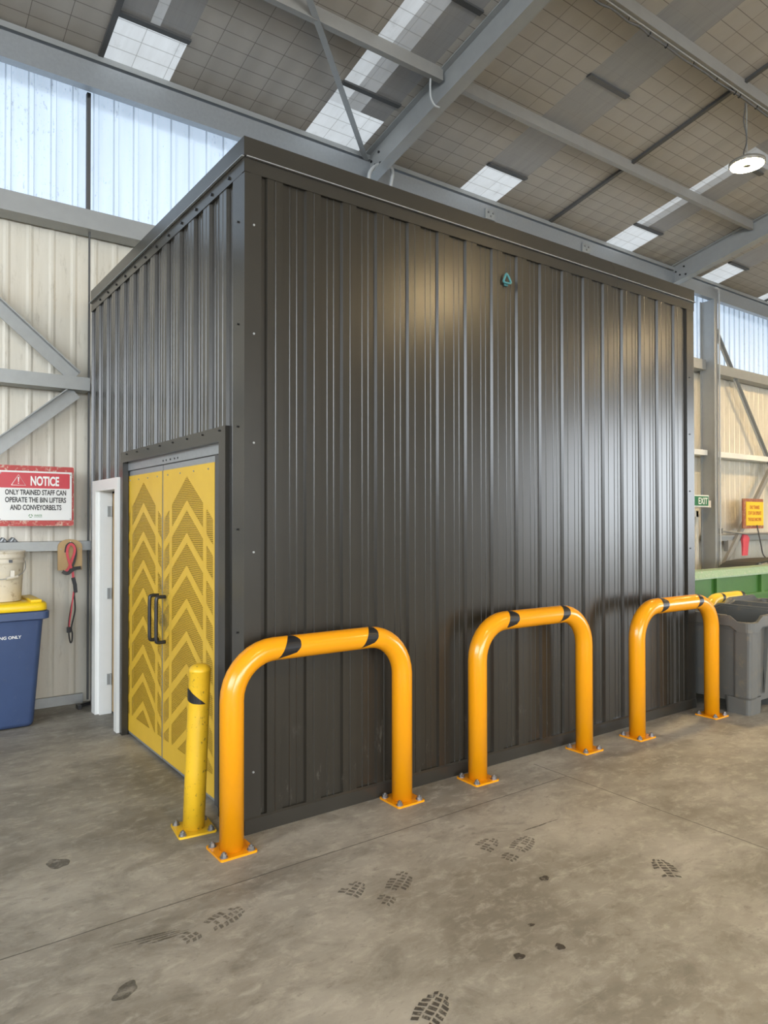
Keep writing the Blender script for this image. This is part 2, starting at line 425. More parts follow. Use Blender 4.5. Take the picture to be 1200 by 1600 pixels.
def text_bm(s, size, sx=1.0, weight=0.0, extrude=.0006, align='CENTER'):
    """mesh lettering in the xz plane, baseline z=0, facing -y"""
    cu = bpy.data.curves.new('letters', 'FONT'); cu.body = s; cu.size = size; cu.align_x = align
    cu.offset = weight; cu.extrude = extrude; cu.resolution_u = 4
    o = bpy.data.objects.new('letters', cu); link(o)
    dg = bpy.context.evaluated_depsgraph_get(); dg.update()
    me = bpy.data.meshes.new_from_object(o.evaluated_get(dg))
    bm = bmesh.new(); bm.from_mesh(me); bpy.data.objects.remove(o); bpy.data.curves.remove(cu); bpy.data.meshes.remove(me)
    bm.transform(Matrix.Diagonal((sx, 1, 1, 1))); bm.transform(Matrix.Rotation(PI / 2, 4, 'X'))
    return bm
def put(dst, src, loc):
    src.transform(Matrix.Translation(Vector(loc))); me = bpy.data.meshes.new('t'); src.to_mesh(me); src.free()
    dst.from_mesh(me); bpy.data.meshes.remove(me)
def text_fit(s, width, cap, weight=.0, loc=(0, 0, 0)):
    """lettering scaled to a given width and capital height, centred at loc"""
    bm = text_bm(s, 1.0, 1.0, weight)
    xs = [v.co.x for v in bm.verts]; zs = [v.co.z for v in bm.verts]; ys = [v.co.y for v in bm.verts]
    cx, cz, cy = (min(xs) + max(xs)) / 2, (min(zs) + max(zs)) / 2, (min(ys) + max(ys)) / 2
    bm.transform(Matrix.Translation((-cx, -cy, -cz)))
    bm.transform(Matrix.Diagonal((width / (max(xs) - min(xs)), 1, cap / (max(zs) - min(zs)), 1)))
    bm.transform(Matrix.Translation(Vector(loc)))
    return bm
def merge(*bms):
    d = bms[0]
    for b in bms[1:]: put(d, b, (0, 0, 0))
    return d

def copy_thing(o, loc, rz=None):
    """a copy of a thing with copies of its parts and sub-parts"""
    r = o.copy(); link(r); r.location = loc
    if rz is not None: r.rotation_euler = (0, 0, rz)
    for ch in list(o.children):
        c = ch.copy(); link(c); c.parent = r
        for g in list(ch.children):
            d = g.copy(); link(d); d.parent = c
    ORG[r.name] = Vector(loc)
    return r

# ------------------------------------------------------------------ SHED
T = .22                                   # roof slope
def zr(y): return 5.75 + T * (6.6 - y)    # underside of the roof mesh
YR = -4.2                                 # ridge line
ZRG = zr(YR)
bm = B(); box(bm, XL - 25, XR + 25, YF - 30, YB + .3, -.2, 0); floor = struct('floor', bm, M['floor'])

# skylight strips: x0, x1, and which part of the strip is bright beyond the first bar
STRIPS = [(1.68, 2.28, (.42, .56)), (3.74, 4.42, (0, .55)), (5.94, 6.57, None), (8.84, 9.48, (0, .42)), (11.42, 11.98, None), (13.35, 14.0, (0, .4)), (15.9, 16.5, None),
          (-.6, .05, None), (-2.9, -2.25, None), (-5.2, -4.55, None), (18.2, 18.8, None)]
STRIPS.sort()
bm = B(); th = .05
def roofq(bm, x0, x1, y0, y1, mi=0):
    vs = []
    for dz in (0, th):
        for x, y in ((x0, y0), (x1, y0), (x1, y1), (x0, y1)):
            z = zr(y) if y >= YR - 1e-6 else ZRG - T * (YR - y)
            vs.append(bm.verts.new((x, y, z + dz)))
    for q in ((0, 3, 2, 1), (4, 5, 6, 7), (0, 1, 5, 4), (1, 2, 6, 5), (2, 3, 7, 6), (3, 0, 4, 7)):
        bm.faces.new([vs[i] for i in q]).material_index = mi
xs = XL
for a, b_, _ in STRIPS:
    roofq(bm, xs, a, YR, 6.62); xs = b_
roofq(bm, xs, XR, YR, 6.62)
roofq(bm, XL, XR, 6.62, YB + .2)
roofq(bm, XL, XR, YF - .2, YR)
ceiling = struct('ceiling', bm, M['ceiling'])
for i, (a, b_, br) in enumerate(STRIPS):
    bm = B(); w = b_ - a
    roofq(bm, a, b_, 6.05, 6.62, 0)
    segs = [(a, b_, 2)]
    if br:
        u, v = a + w * br[0], a + w * br[1]; segs = [s for s in ((a, u, 2), (u, u + (v - u) * .45, 3 if br[0] == 0 else 1), (u + (v - u) * .45, v, 1), (v, b_, 2)) if s[1] - s[0] > .01]
    for u, v, mi in segs: roofq(bm, u, v, 4.62, 6.05, mi)
    if i == 6: roofq(bm, a, b_, 4.34, 4.50, 1); roofq(bm, a, b_, 4.50, 4.62, 2); roofq(bm, a, b_, YR, 4.34, 2)
    else:
        for u, v, mi in segs: roofq(bm, u, v, 1.6, 4.62, mi)
        roofq(bm, a, b_, YR, 1.6, 2)
    w_ = struct('window_%d' % (i + 1), bm, [M['sky_clear'], M['sky_mid'], M['sky_dim'], M['sky_half']])
    if 0 <= a < 15:
        for yy in (6.03, 4.58):
            if a == 3.74: yy -= .24 if yy > 5 else 0
            bm = B(); member(bm, (a - .01, yy, zr(yy) - .012), (b_ + .01, yy, zr(yy) - .012), rect(.06, .02))
            obj('purlin_silhouette', bm, M['bar'], w_)  # purlin behind the sheet; dark colour paints its backlit silhouette

# back wall: beige sheet below, translucent band above
PR = [(0, 0), (.118, 0), (.128, -.022), (.162, -.022), (.172, 0)]
wp = ribs(XL, XR, .1815, PR, 1.56 - .0)
PW = [(0, 0), (.110, 0), (.130, -.008), (.150, -.008), (.170, 0)]
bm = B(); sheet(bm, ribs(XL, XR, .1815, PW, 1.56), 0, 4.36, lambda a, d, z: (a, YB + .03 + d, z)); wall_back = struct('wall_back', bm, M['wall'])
bm = B(); box(bm, XL, XR, YB + .06, YB + .1, 0, 4.36); obj('outer_sheet', bm, M['galv_dull'], wall_back)
bm = B(); sheet(bm, wp, 4.36, 5.74, lambda a, d, z: (a, YB + .03 + d, z)); struct('window_20', bm, M['sheet'])
# other walls of the shed, behind and beside the camera
def zroof(y): return zr(y) if y > YR else ZRG - T * (YR - y)
bm = B()
prism(bm, [(XL, l1, 0), (XL, YB + .1, 0), (XL, YB + .1, zroof(YB)), (XL, l1, zroof(l1))], (-.08, 0, 0))
prism(bm, [(XL, YF, 0), (XL, l0, 0), (XL, l0, zroof(l0)), (XL, YF, zroof(YF))], (-.08, 0, 0))
prism(bm, [(XL, l0, 0), (XL, l1, 0), (XL, l1, 2.6), (XL, l0, 2.6)], (-.08, 0, 0))
prism(bm, [(XL, l0, lh), (XL, l1, lh), (XL, l1, zroof(l1)), (XL, YR, ZRG), (XL, l0, zroof(l0))], (-.08, 0, 0))
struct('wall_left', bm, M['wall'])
bm = B()
prism(bm, [(XR, e1, 0), (XR, YB + .1, 0), (XR, YB + .1, zroof(YB)), (XR, e1, zroof(e1))], (.08, 0, 0))
prism(bm, [(XR, YF, 0), (XR, e0, 0), (XR, e0, zroof(e0)), (XR, YF, zroof(YF))], (.08, 0, 0))
prism(bm, [(XR, e0, eh), (XR, e1, eh), (XR, e1, zroof(e1)), (XR, YR, ZRG), (XR, e0, zroof(e0))], (.08, 0, 0))
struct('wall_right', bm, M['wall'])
bm = B(); zf = zroof(YF)
box(bm, XL, f0, YF - .08, YF, 0, zf); box(bm, f1, XR, YF - .08, YF, 0, zf); box(bm, f0, f1, YF - .08, YF, fh, zf)
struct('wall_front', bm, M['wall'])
bm = B(); box(bm, XL, 1.60, YB - .012, YB + .012, 0, .085); struct('baseboard_back', bm, M['galv_dull'])
bm = B(); box(bm, 1.590, 1.622, 6.70, 6.745, 4.40, 5.5); box(bm, 1.608, 1.622, 6.70, 6.72, .05, 4.40); struct('trim_1', bm, M['bar'])  # mullion above; below, a dark strip painted for the shaded gap

# rafters, columns, purlins
def rafter(x, label):
    r = root('roof_rafter', (x, 6.6, zr(6.6)), label, 'rafter', 'steel rafters carrying the roof')
    bm = B(); member(bm, (x, 6.58, zr(6.58) - .01), (x, YR, ZRG - .01), ibeam(.135, .30)); obj('beam', bm, M['rafter'], r)
    bm = B(); box(bm, x - .085, x + .085, 6.585, 6.60, 5.38, 5.74); obj('end_plate', bm, M['galv'], r)
    for dx, yy, dz in ((-.07, 6.47, -.12), (-.07, 6.40, -.20), (-.07, 6.33, -.10), (-.07, 6.30, -.24)):
        bm = B(); z = zr(yy) + dz
        loft(bm, [[(x - .004 - k, yy + .014 * math.cos(a * PI / 3), z + .014 * math.sin(a * PI / 3)) for a in range(6)] for k in (0, .014)]); obj('bolt', bm, M['tape'], r)
    return r
rafter(4.56, 'grey steel rafter rising from the dark enclosure top towards the top centre')
rafter(10.58, 'grey steel rafter rising behind the far right corner of the enclosure')
def purlin(y, x0, x1, label):
    bm = B(); z = zr(y)
    member(bm, (x0, y, z - .004), (x1, y, z - .004), [(-a, b) for a, b in cbeam(.06, .125)])
    props(obj('roof_purlin', bm, M['purlin']), label, 'purlin', 'purlins under the roof blanket')
purlin(5.21, -1.35, 4.52, 'steel purlin left of the near rafter, crossing the bright skylight')
purlin(5.21, 4.60, 10.54, 'steel purlin between the two rafters, on the eave side of the lamp')
purlin(3.82, 4.60, 10.54, 'steel purlin between the two rafters that carries the hanging lamp')
purlin(3.82, -1.35, 4.52, 'steel purlin left of the near rafter, farthest from the eave')
def bridging(x, label):
    bm = B(); member(bm, (x, 6.56, zr(6.56) - .02), (x, -1, zr(-1) - .02), rect(.045, .03))
    props(obj('bridging_bar', bm, M['bar']), label, 'roof bar', 'bridging bars along the roof slope')
bridging(1.655, 'thin dark roof bar beside the leftmost skylight')
bridging(7.585, 'thin dark roof bar running up the slope towards the hanging lamp')
bridging(13.6, 'thin dark roof bar beyond the right rafter, near the right picture edge')
bm = B(); p0 = Vector((4.50, 6.50, zr(6.5) - .10)); p1 = Vector((1.35, 3.62, zr(3.62) - .15))
member(bm, p0, p1, [(-.028, -.004), (.028, -.004), (.028, .004), (.006, .004), (.006, .05), (-.006, .05), (-.006, .004), (-.028, .004)])
props(obj('roof_brace', bm, M['rafter']), 'dark diagonal roof brace rising left from the near rafter foot across the skylight', 'brace')
bm = B(); member(bm, (XL, 6.50, 5.665), (XR, 6.50, 5.665), [(-a, b) for a, b in cbeam(.09, .22, .006, .025)])
eb = root('eave_beam', (5, 6.5, 5.445), 'long pale steel eave beam above the enclosure and the translucent wall sheets', 'beam')
obj('channel', bm, M['galv'], eb)
bm = B(); member(bm, (XL, 6.56, 5.72), (XR, 6.56, 5.72), rect(.12, .05)); obj('top_angle', bm, M['rafter'], eb)
for x in (6.41, 8.32):
    bm = B(); box(bm, x - .085, x + .085, 6.475, 6.497, 5.475, 5.60)
    c = obj('cleat', bm, M['galv_dull'], eb)
    for dx, dz in ((-.04, .085), (.04, .085), (.0, .04)):
        bm = B(); tube(bm, [(x + dx, 6.478, 5.475 + dz), (x + dx, 6.464, 5.475 + dz)], .012, 6); obj('bolt', bm, M['bolt'], c)

# wall girts and braces
def girt(x0, x1, z0, z1, y0, label, mat='rafter'):
    bm = B(); h = z1 - z0
    member(bm, (x0, y0, z1), (x1, y0, z1), [(-a, b) for a, b in cbeam(YB - .01 - y0, h, .008, .02)])
    return props(obj('wall_girt', bm, M[mat]), label, 'girt', 'horizontal wall girts')
girt(XL, 11.72, 4.24, 4.41, 6.62, 'long grey girt under the translucent sheets, passing behind the enclosure')
girt(11.85, XR, 4.22, 4.39, 6.62, 'grey girt under the translucent sheets right of the far post')
girt(XL, 1.61, 2.80, 2.915, 6.64, 'grey girt across the left wall where the two diagonal braces meet', 'galv_dull')
girt(XL, 1.65, 1.385, 1.465, 6.65, 'low grey girt on the left wall below the red and white notice', 'galv_dull')
girt(5.95, 11.72, 2.76, 2.85, 6.60, 'pale girt between the enclosure and the far post', 'white')
girt(11.85, XR, 2.75, 2.845, 6.60, 'pale girt on the right wall right of the far post', 'white')
girt(11.86, XR, 1.275, 1.375, 6.60, 'low grey girt on the right wall under the yellow sign', 'galv_dull')
def brace(p0, p1, w, label, mat='galv_dull'):
    bm = B(); member(bm, p0, p1, [(-.01, -w / 2), (0, -w / 2), (0, w / 2 - .01), (.05, w / 2 - .01), (.05, w / 2), (-.01, w / 2)])
    props(obj('wall_brace', bm, M[mat]), label, 'brace', 'diagonal wall braces')
brace((-1.2, 6.71, 5.25), (1.50, 6.71, 2.92), .115, 'upper left diagonal wall brace coming down to the girt')
brace((-1.2, 6.71, .46), (1.50, 6.71, 2.79), .125, 'lower left diagonal wall brace rising to the girt above the notice')
brace((11.96, 6.69, 5.20), (14.6, 6.69, 2.10), .07, 'thin diagonal brace falling right from the far post across the translucent sheets')
brace((14.6, 6.55, 3.35), (12.10, 6.55, .78), .085, 'diagonal brace passing behind the yellow sign on the right wall', 'purlin')
# far post
p = root('wall_post', (11.78, 6.6, 0), 'tall grey steel post on the right wall between enclosure and yellow sign', 'post')
bm = B(); member(bm, (11.78, 6.60, 0), (11.78, 6.60, 5.44), [(-a, b) for a, b in ibeam(.11, .26, .012, .012, .13)], up=(0, 1, 0)); obj('column', bm, M['rafter'], p)
bm = B(); tube(bm, smooth_path([(11.83, 6.44, .7), (11.83, 6.44, 3), (11.83, 6.44, 5.38), (11.82, 6.44, 5.54), (11.76, 6.42, 5.60), (11.66, 6.42, 5.60)]), .015, 8); obj('conduit', bm, M['pvc'], p, True)
bm = B(); box(bm, 11.65, 11.91, 6.46, 6.74, 0, .015); obj('base_plate', bm, M['galv_dull'], p)
# far exit door
d = root('exit_door', (11.35, 6.75, 0), 'pale exit door with frame, half hidden behind the enclosure on the right', 'door')
bm = B(); box(bm, 11.0, 11.52, 6.74, 6.79, 0, 1.66); obj('leaf', bm, M['white'], d)
bm = B(); box(bm, 11.53, 11.60, 6.70, 6.80, 0, 1.80); box(bm, 10.9, 11.60, 6.70, 6.80, 1.70, 1.80); obj('frame', bm, M['cream'], d)
s = root('exit_sign', (11.38, 6.5, 1.87), 'green EXIT sign at the right edge of the enclosure', 'sign')
bm = B(); box(bm, 11.12, 11.575, 6.50, 6.53, 1.865, 2.065, bev=.004); obj('panel', bm, M['white'], s)
bm = B(); box(bm, 11.135, 11.555, 6.496, 6.50, 1.885, 2.045); obj('face', bm, M['exit_green'], s)
obj('lettering', text_fit('EXIT', .275, .11, .012, (11.385, 6.494, 1.965)), M['text_white'], s)
bm = B(); box(bm, 11.10, 11.70, 6.53, 6.60, 1.86, 1.975); props(obj('door_header', bm, M['cream']), 'pale pinkish steel header bar behind the EXIT sign', 'beam')

# ------------------------------------------------------------------ ENCLOSURE
X0, X1, Y0, Y1, HT = 1.612, 5.912, 3.455, 6.60, 3.68
E_ = root('enclosure', (X0, Y0, 0), 'big black ribbed metal enclosure with yellow double gates, filling the middle', 'enclosure')
PC = [(0, .017), (.040, .017), (.043, .0135), (.047, .0135), (.050, .017), (.084, .017), (.087, .0135), (.091, .0135), (.094, .017), (.132, .017), (.141, 0), (.182, 0), (.185, .003), (.189, .003), (.192, 0), (.234, 0), (.242, .017)]
PH = 1.846
bm = B(); pts = ribs(X0 + .03, X1 - .02, .242, PC, PH)
sheet(bm, pts, .05, HT - .08, lambda a, d_, z: (a, Y0 + d_, z)); obj('front_cladding', bm, M['cladding'], E_)
bm = B()
def side(y0, y1, z0):
    # ribs run the other way round on the short face
    pp = ribs(y0, y1, .242, PC, 3.684 - .130)
    sheet(bm, pp, z0, HT - .08, lambda a, d_, z: (X0 + d_, a, z))
side(Y0 + .03, 3.70, .05); side(3.70, 5.62, 2.10); side(5.62, 6.46, 1.97); side(6.46, Y1, .02)
obj('side_cladding', bm, M['cladding'], E_)
bm = B()    # right end and back, plain sheets, and the lid
box(bm, X1 - .03, X1 - .015, Y0 + .03, Y1, 0, HT - .02); box(bm, X0 + .05, X1 - .03, Y1 - .02, Y1, 0, HT - .02)
box(bm, X0 + .05, X1 - .03, Y0 + .05, Y1 - .02, HT - .06, HT - .045)
obj('end_sheeting', bm, M['cladding'], E_)
bm = B(); box(bm, X0 + .05, X1 - .03, Y0 + .035, Y0 + .045, 0, HT - .06)
box(bm, X0 + .05, X0 + .06, Y0 + .05, 3.76, 0, HT - .06); box(bm, X0 + .05, X0 + .06, 3.76, 5.70, 2.17, HT - .06); box(bm, X0 + .05, X0 + .06, 5.70, 6.42, 2.0, HT - .06)
box(bm, X0 + .06, X1 - .04, 5.70, 5.74, 0, HT - .06)
obj('inner_lining', bm, M['lining'], E_)
# cap along the top: parapet piece, shadow lip, fixing flange
bm = B()
prism(bm, [(X0 - .006, Y0 - .008, HT), (X0 - .006, Y0 - .008, HT - .10), (X0 - .006, Y0 - .022, HT - .108), (X0 - .006, Y0 - .004, HT - .112), (X0 - .006, Y0 - .004, HT - .185),
           (X0 - .006, Y0 + .03, HT - .185), (X0 - .006, Y0 + .03, HT)], (X1 - X0 + .012, 0, 0))
fc = obj('front_cap_flashing', bm, M['dark_trim'], E_)
bm = B(); box(bm, X0, X1 + .006, Y0 - .0235, Y0 - .010, HT - .111, HT - .1065); obj('hem_highlight', bm, M['galv'], fc, label='folded edge of the flashing, coloured pale for its highlight')  # galvanised colour stands in for the highlight along the lip
bm = B()
prism(bm, [(X0 - .008, Y0 - .007, HT), (X0 - .008, Y0 - .007, HT - .10), (X0 - .022, Y0 - .007, HT - .108), (X0 - .004, Y0 - .007, HT - .112), (X0 - .004, Y0 - .007, HT - .185),
           (X0 + .03, Y0 - .007, HT - .185), (X0 + .03, Y0 - .007, HT)], (0, Y1 - Y0 + .012, 0))
fc = obj('side_cap_flashing', bm, M['dark_trim'], E_)
bm = B(); box(bm, X0 - .0235, X0 - .010, Y0 - .01, Y1 + .006, HT - .111, HT - .1065); obj('hem_highlight', bm, M['galv'], fc, label='folded edge of the flashing, coloured pale for its highlight')  # same painted highlight on the side lip
bm = B()     # L corner flashing
prism(bm, [(X0 - .003, Y0 - .003, .02), (X0 - .003, Y0 + .145, .02), (X0 + .012, Y0 + .150, .02), (X0 + .012, Y0 + .012, .02), (X0 + .10, Y0 + .012, .02), (X0 + .095, Y0 - .003, .02)], (0, 0, HT - .2))
obj('corner_flashing', bm, M['dark_trim'], E_)
bm = B(); prism(bm, [(X1 - .11, Y0 - .003, .02), (X1, Y0 - .003, .02), (X1, Y0 + .1, .02), (X1 - .015, Y0 + .1, .02), (X1 - .015, Y0 + .02, .02), (X1 - .11, Y0 + .02, .02)], (0, 0, HT - .2))
obj('corner_flashing', bm, M['dark_trim'], E_)
bm = B(); prism(bm, [(X0, Y0 - .010, 0), (X0, Y0 - .010, .075), (X0, Y0 + .0, .085), (X0, Y0 + .03, .085), (X0, Y0 + .03, 0)], (X1 - X0, 0, 0)); obj('base_flashing', bm, M['dark_trim'], E_)
# screws along the side cap and the corner
for k in range(12):
    bm = B(); y = Y0 + .19 + k * .242; tube(bm, [(X0 - .004, y, HT - .15), (X0 - .013, y, HT - .15)], .009, 6); obj('screw', bm, M['tape'], E_)
for k in range(6):
    for yy, xx in ((Y0 + .075, X0 - .003),):
        bm = B(); z = .5 + k * .55; tube(bm, [(xx, yy, z), (xx - .007, yy, z)], .006, 6); obj('screw', bm, M['tape'], E_)
for k in range(6):
    bm = B(); z = .32 + k * .58; tube(bm, [(X0 + .05, Y0 - .003, z), (X0 + .05, Y0 - .009, z)], .006, 6); obj('screw', bm, M['galv_dull'], E_)
for k in range(5):
    bm = B(); z = .9 + k * .5; tube(bm, [(X1 - .07, Y0 - .003, z), (X1 - .07, Y0 - .009, z)], .006, 6); obj('screw', bm, M['tape'], E_)
# trim round the gate opening
bm = B(); box(bm, X0 - .014, X0 + .03, 3.672, 5.60, 2.092, 2.172); obj('gate_head_flashing', bm, M['dark_trim'], E_)
bm = B(); box(bm, X0 - .014, X0 + .03, 3.672, 3.762, 0, 2.092); box(bm, X0 + .03, X0 + .06, 3.75, 3.762, 0, 2.092); obj('gate_jamb_flashing', bm, M['dark_trim'], E_)
bm = B(); box(bm, X0 - .014, X0 + .03, 5.60, 5.665, 0, 2.172); obj('gate_jamb_flashing', bm, M['dark_trim'], E_)
for k in range(8):
    bm = B(); y = 3.75 + k * .25; tube(bm, [(X0 - .014, y, 2.15), (X0 - .021, y, 2.15)], .006, 6); obj('screw', bm, M['tape'], E_)
XG = 1.65
bm = B(); box(bm, XG - .01, XG + .05, 3.80, 5.68, 2.032, 2.10); gh = obj('galvanised_header', bm, M['galv'], E_)
for y in (4.52, 4.58, 4.66, 4.74, 4.80):
    bm = B(); tube(bm, [(XG - .01, y, 2.055), (XG - .014, y, 2.055)], .006, 6); obj('rivet', bm, M['tape'], gh)
bm = B(); box(bm, XG - .005, XG + .05, 3.775, 3.925, 0, 2.03); obj('gate_post', bm, M['bar'], E_)
for y0, y1, key in ((3.93, 4.832, 'near'), (4.844, 5.672, 'far')):
    # angle frame (four rails) carrying a perforated sheet
    bm = B(); z0, z1 = .012, 2.028
    box(bm, XG + .003, XG + .04, y0, y0 + .035, z0, z1); box(bm, XG + .003, XG + .04, y1 - .035, y1, z0, z1)
    box(bm, XG + .003, XG + .04, y0 + .035, y1 - .035, z0, z0 + .035); box(bm, XG + .003, XG + .04, y0 + .035, y1 - .035, z1 - .05, z1)
    lf = obj('gate_leaf', bm, M['galv'], E_)
    bm = B(); box(bm, XG - .001, XG + .002, y0 + .010, y1 - .006, z0 + .018, z1 - .038); obj('perforated_sheet', bm, M['perf_' + key], lf)
    yh = y1 - .055 if key == 'near' else y0 + .07
    bm = B(); tube(bm, smooth_path([(XG - .002, yh, 1.13), (XG - .05, yh, 1.13), (XG - .062, yh, 1.115), (XG - .064, yh, 1.06), (XG - .064, yh, .90), (XG - .062, yh, .84), (XG - .05, yh, .825), (XG - .002, yh, .825)], 5), .0125, 10)
    obj('handle', bm, M['black'], lf, True)
    for k in range(4):
        yy = y0 + .1 + k * (y1 - y0 - .2) / 3
        bm = B(); tube(bm, [(XG - .001, yy, 1.955), (XG - .006, yy, 1.955)], .006, 6); obj('rivet', bm, M['galv_dull'], lf)
# white personnel door
bm = B()
box(bm, X0 - .03, X0 + .10, 5.685, 5.765, 0, 1.985); box(bm, X0 - .03, X0 + .10, 6.335, 6.44, 0, 1.985); box(bm, X0 - .03, X0 + .10, 5.765, 6.335, 1.895, 1.985)
box(bm, X0 + .0, X0 + .10, 6.30, 6.335, 0, 1.895); box(bm, X0 + .0, X0 + .10, 5.765, 5.785, 0, 1.895)
df = obj('door_frame', bm, M['white'], E_)
for z in (.25, .98, 1.68):
    bm = B(); box(bm, X0 + .06, X0 + .098, 6.285, 6.302, z, z + .09); tube(bm, [(X0 + .09, 6.285, z), (X0 + .09, 6.285, z + .09)], .008, 8); obj('hinge', bm, M['galv_dull'], df)
bm = B(); member(bm, (X0 + .11, 6.285, .02), (X0 + .66, 6.12, .02), [(0, 0), (.038, 0), (.038, 1.86), (0, 1.86)]); dl = obj('door_leaf', bm, M['cream'], E_, label='cream door leaf swung open inwards')
bm = B(); box(bm, X0 + .100, X0 + .108, 6.225, 6.285, .02, 1.88); obj('edge_strip', bm, M['wood'], dl)
# small fittings of the enclosure
bm = B(); pts = smooth_path([(3.525, Y0 - .016, 3.285), (3.545, Y0 - .020, 3.335), (3.56, Y0 - .020, 3.335), (3.59, Y0 - .02, 3.295), (3.585, Y0 - .02, 3.282), (3.54, Y0 - .02, 3.278), (3.525, Y0 - .016, 3.285)], 4)
tube(bm, pts, .008, 8); box(bm, 3.545, 3.575, Y0 - .012, Y0, 3.262, 3.284)
props(obj('hook', bm, M['teal'], None, True), 'small teal plastic hook high on the black cladding', 'hook')
bm = B(); box(bm, X1 - .012, X1 + .035, Y0 + .25, Y0 + .30, 3.02, 3.36); obj('end_bracket', bm, M['dark_trim'], E_)

# ------------------------------------------------------------------ HOOP BARRIERS
RP = .0605
def pipe_path(w, h, R, n=9):
    """leg, bend, top, bend, leg in the local xz plane"""
    P = [(-w / 2, 0, .01), (-w / 2, 0, h - RP - R)]
    P += [(-w / 2 + R - R * math.cos(a), 0, h - RP - R + R * math.sin(a)) for a in [PI / 2 * k / n for k in range(1, n + 1)]]
    Q = [(-x, y, z) for x, y, z in reversed(P)]
    return P + Q
def plate(bm, cx, cy, w, t=.011, ang=0):
    pts = rrect(0, 0, w, w, .012, 0, 3); c, s_ = math.cos(ang), math.sin(ang)
    prism(bm, [(cx + x * c - y * s_, cy + x * s_ + y * c, 0) for x, y, z in pts], (0, 0, t))
def bolt(parent, x, y, z, org):
    bm = B()
    lathe(bm, org[0] + x, org[1] + y, [(.021, z), (.021, z + .003)], 14)
    loft(bm, [[(org[0] + x + r * math.cos(k * PI / 3 + x * 9), org[1] + y + r * math.sin(k * PI / 3 + x * 9), zz) for k in range(6)] for r, zz in ((.0155, z + .003), (.0155, z + .016), (.0135, z + .018))])
    lathe(bm, org[0] + x, org[1] + y, [(.008, z + .017), (.008, z + .024), (.006, z + .026)], 10)
    obj('bolt', bm, M['bolt'], parent)
def tape_patch(bm, org, zc, x_top, x_l, x_r, th0, th1, n=14):
    """torn wrap on the top rail: th is the angle round the pipe measured from the top towards the front"""
    g = []
    for i in range(n + 1):
        t = i / n; th = th0 + (th1 - th0) * t
        a = x_top + (x_l - x_top) * t ** .9
        ks = [(0, x_top), (.14, x_top + .45 * (x_r - x_top)), (.38, x_r), (.62, x_r - .004), (.80, x_r - .03), (.92, x_l + .025), (1, x_l)]
        b = next(u + (v - u) * (t - p) / (q_ - p) for (p, u), (q_, v) in zip(ks, ks[1:]) if t <= q_)
        b = max(a + .0005, b); y = -(RP + .0008) * math.sin(th); z = zc + (RP + .0008) * math.cos(th)
        g.append([bm.verts.new((org[0] + a + (b - a) * k / 4, org[1] + y, z)) for k in range(5)])
    for r, q in zip(g, g[1:]):
        for k in range(4): bm.faces.new((r[k], r[k + 1], q[k + 1], q[k]))
def hoop(x0, x1, yc, h, mat, label, tapes, R=.235, rot=0.0, group='orange hoop barriers along the black wall', bolts=True):
    w = x1 - x0; cx = (x0 + x1) / 2; org = (cx, yc)
    r = root('hoop_barrier', (cx, yc, 0), label, 'barrier', group)
    bm = B(); tube(bm, [(cx + x, yc + y, z) for x, y, z in pipe_path(w, h, R)], RP, 28); obj('pipe', bm, mat, r, True)
    for sx in (-1, 1):
        bm = B(); plate(bm, cx + sx * w / 2, yc, .195); pl = obj('base_plate', bm, mat, r)
        for a, b in ((-1, -1), (1, -1), (-1, 1), (1, 1)): bolt(pl, sx * w / 2 + a * .072, b * .072, .011, org)
    for (xt, xl, xr) in tapes:
        bm = B(); tape_patch(bm, org, h - RP, xt, xl, xr, -.15, 2.5); obj('tape_band', bm, M['tape'], r)
    r.rotation_euler = (0, 0, rot)
    return r
hoop(1.49, 2.565, 3.337, 1.04, M['orange'], 'orange hoop barrier nearest the camera, beside the yellow bollard', [(-.215, -.30, -.17), (.30, .22, .33)])
hoop(3.155, 4.185, 3.305, 1.05, M['orange'], 'orange hoop barrier in the middle of the three along the black wall', [(-.245, -.31, -.19), (.27, .21, .31)], rot=-.02)
hoop(4.755, 5.775, 3.238, 1.035, M['orange'], 'orange hoop barrier at the far end of the black wall, against the grey bin', [(-.235, -.27, -.17), (.28, .22, .31)], rot=-.02)
hoop(7.76, 8.62, 4.38, .80, M['hoop_yellow'], 'low yellow hoop barrier behind the grey bins, before the green machine', [(-.17, -.21, -.13), (.27, .22, .31)], R=.2, group='yellow hoop by the green machine')
# bollard
b0 = (1.427, 3.685)
r = root('bollard', (b0[0], b0[1], 0), 'scuffed yellow bollard leaning before the yellow gates', 'bollard')
bm = B(); rb = .0575
rings = []
for rr, z in ((rb, .01), (rb, .30), (rb, .60), (rb, .835), (rb * 1.03, .838), (rb * 1.03, .846), (rb * .92, .860), (rb * .6, .873), (rb * .2, .878)):
    lean = .040 * z
    rings.append([(b0[0] + lean + rr * math.cos(2 * PI * k / 28), b0[1] + rr * math.sin(2 * PI * k / 28), z) for k in range(28)])
loft(bm, rings); obj('post', bm, M['yellow'], r, True)
bm = B(); plate(bm, b0[0], b0[1], .20, .010, -.12); pl = obj('base_plate', bm, M['yellow'], r)
for a, b in ((-1, -1), (1, -1), (-1, 1), (1, 1)): bolt(pl, a * .074 + b * .009, b * .074 - a * .009, .010, b0)
bm = B(); g = []
for i in range(11):
    t = i / 10; th = PI * .88 + t * 2.2      # from the left round to the front right
    zt = .752 - max(0, t - .25) * .105; zb = .692 - min(t * 2.2, 1) * .012 - t * .010
    if t > .93: zt = zb + .001
    lean = .04 * .7
    g.append([bm.verts.new((b0[0] + lean + (rb + .0012) * math.cos(th), b0[1] + (rb + .0012) * math.sin(th), zz)) for zz in (zb, max(zt, zb + .001))])
for a, b in zip(g, g[1:]): bm.faces.new((a[0], b[0], b[1], a[1]))
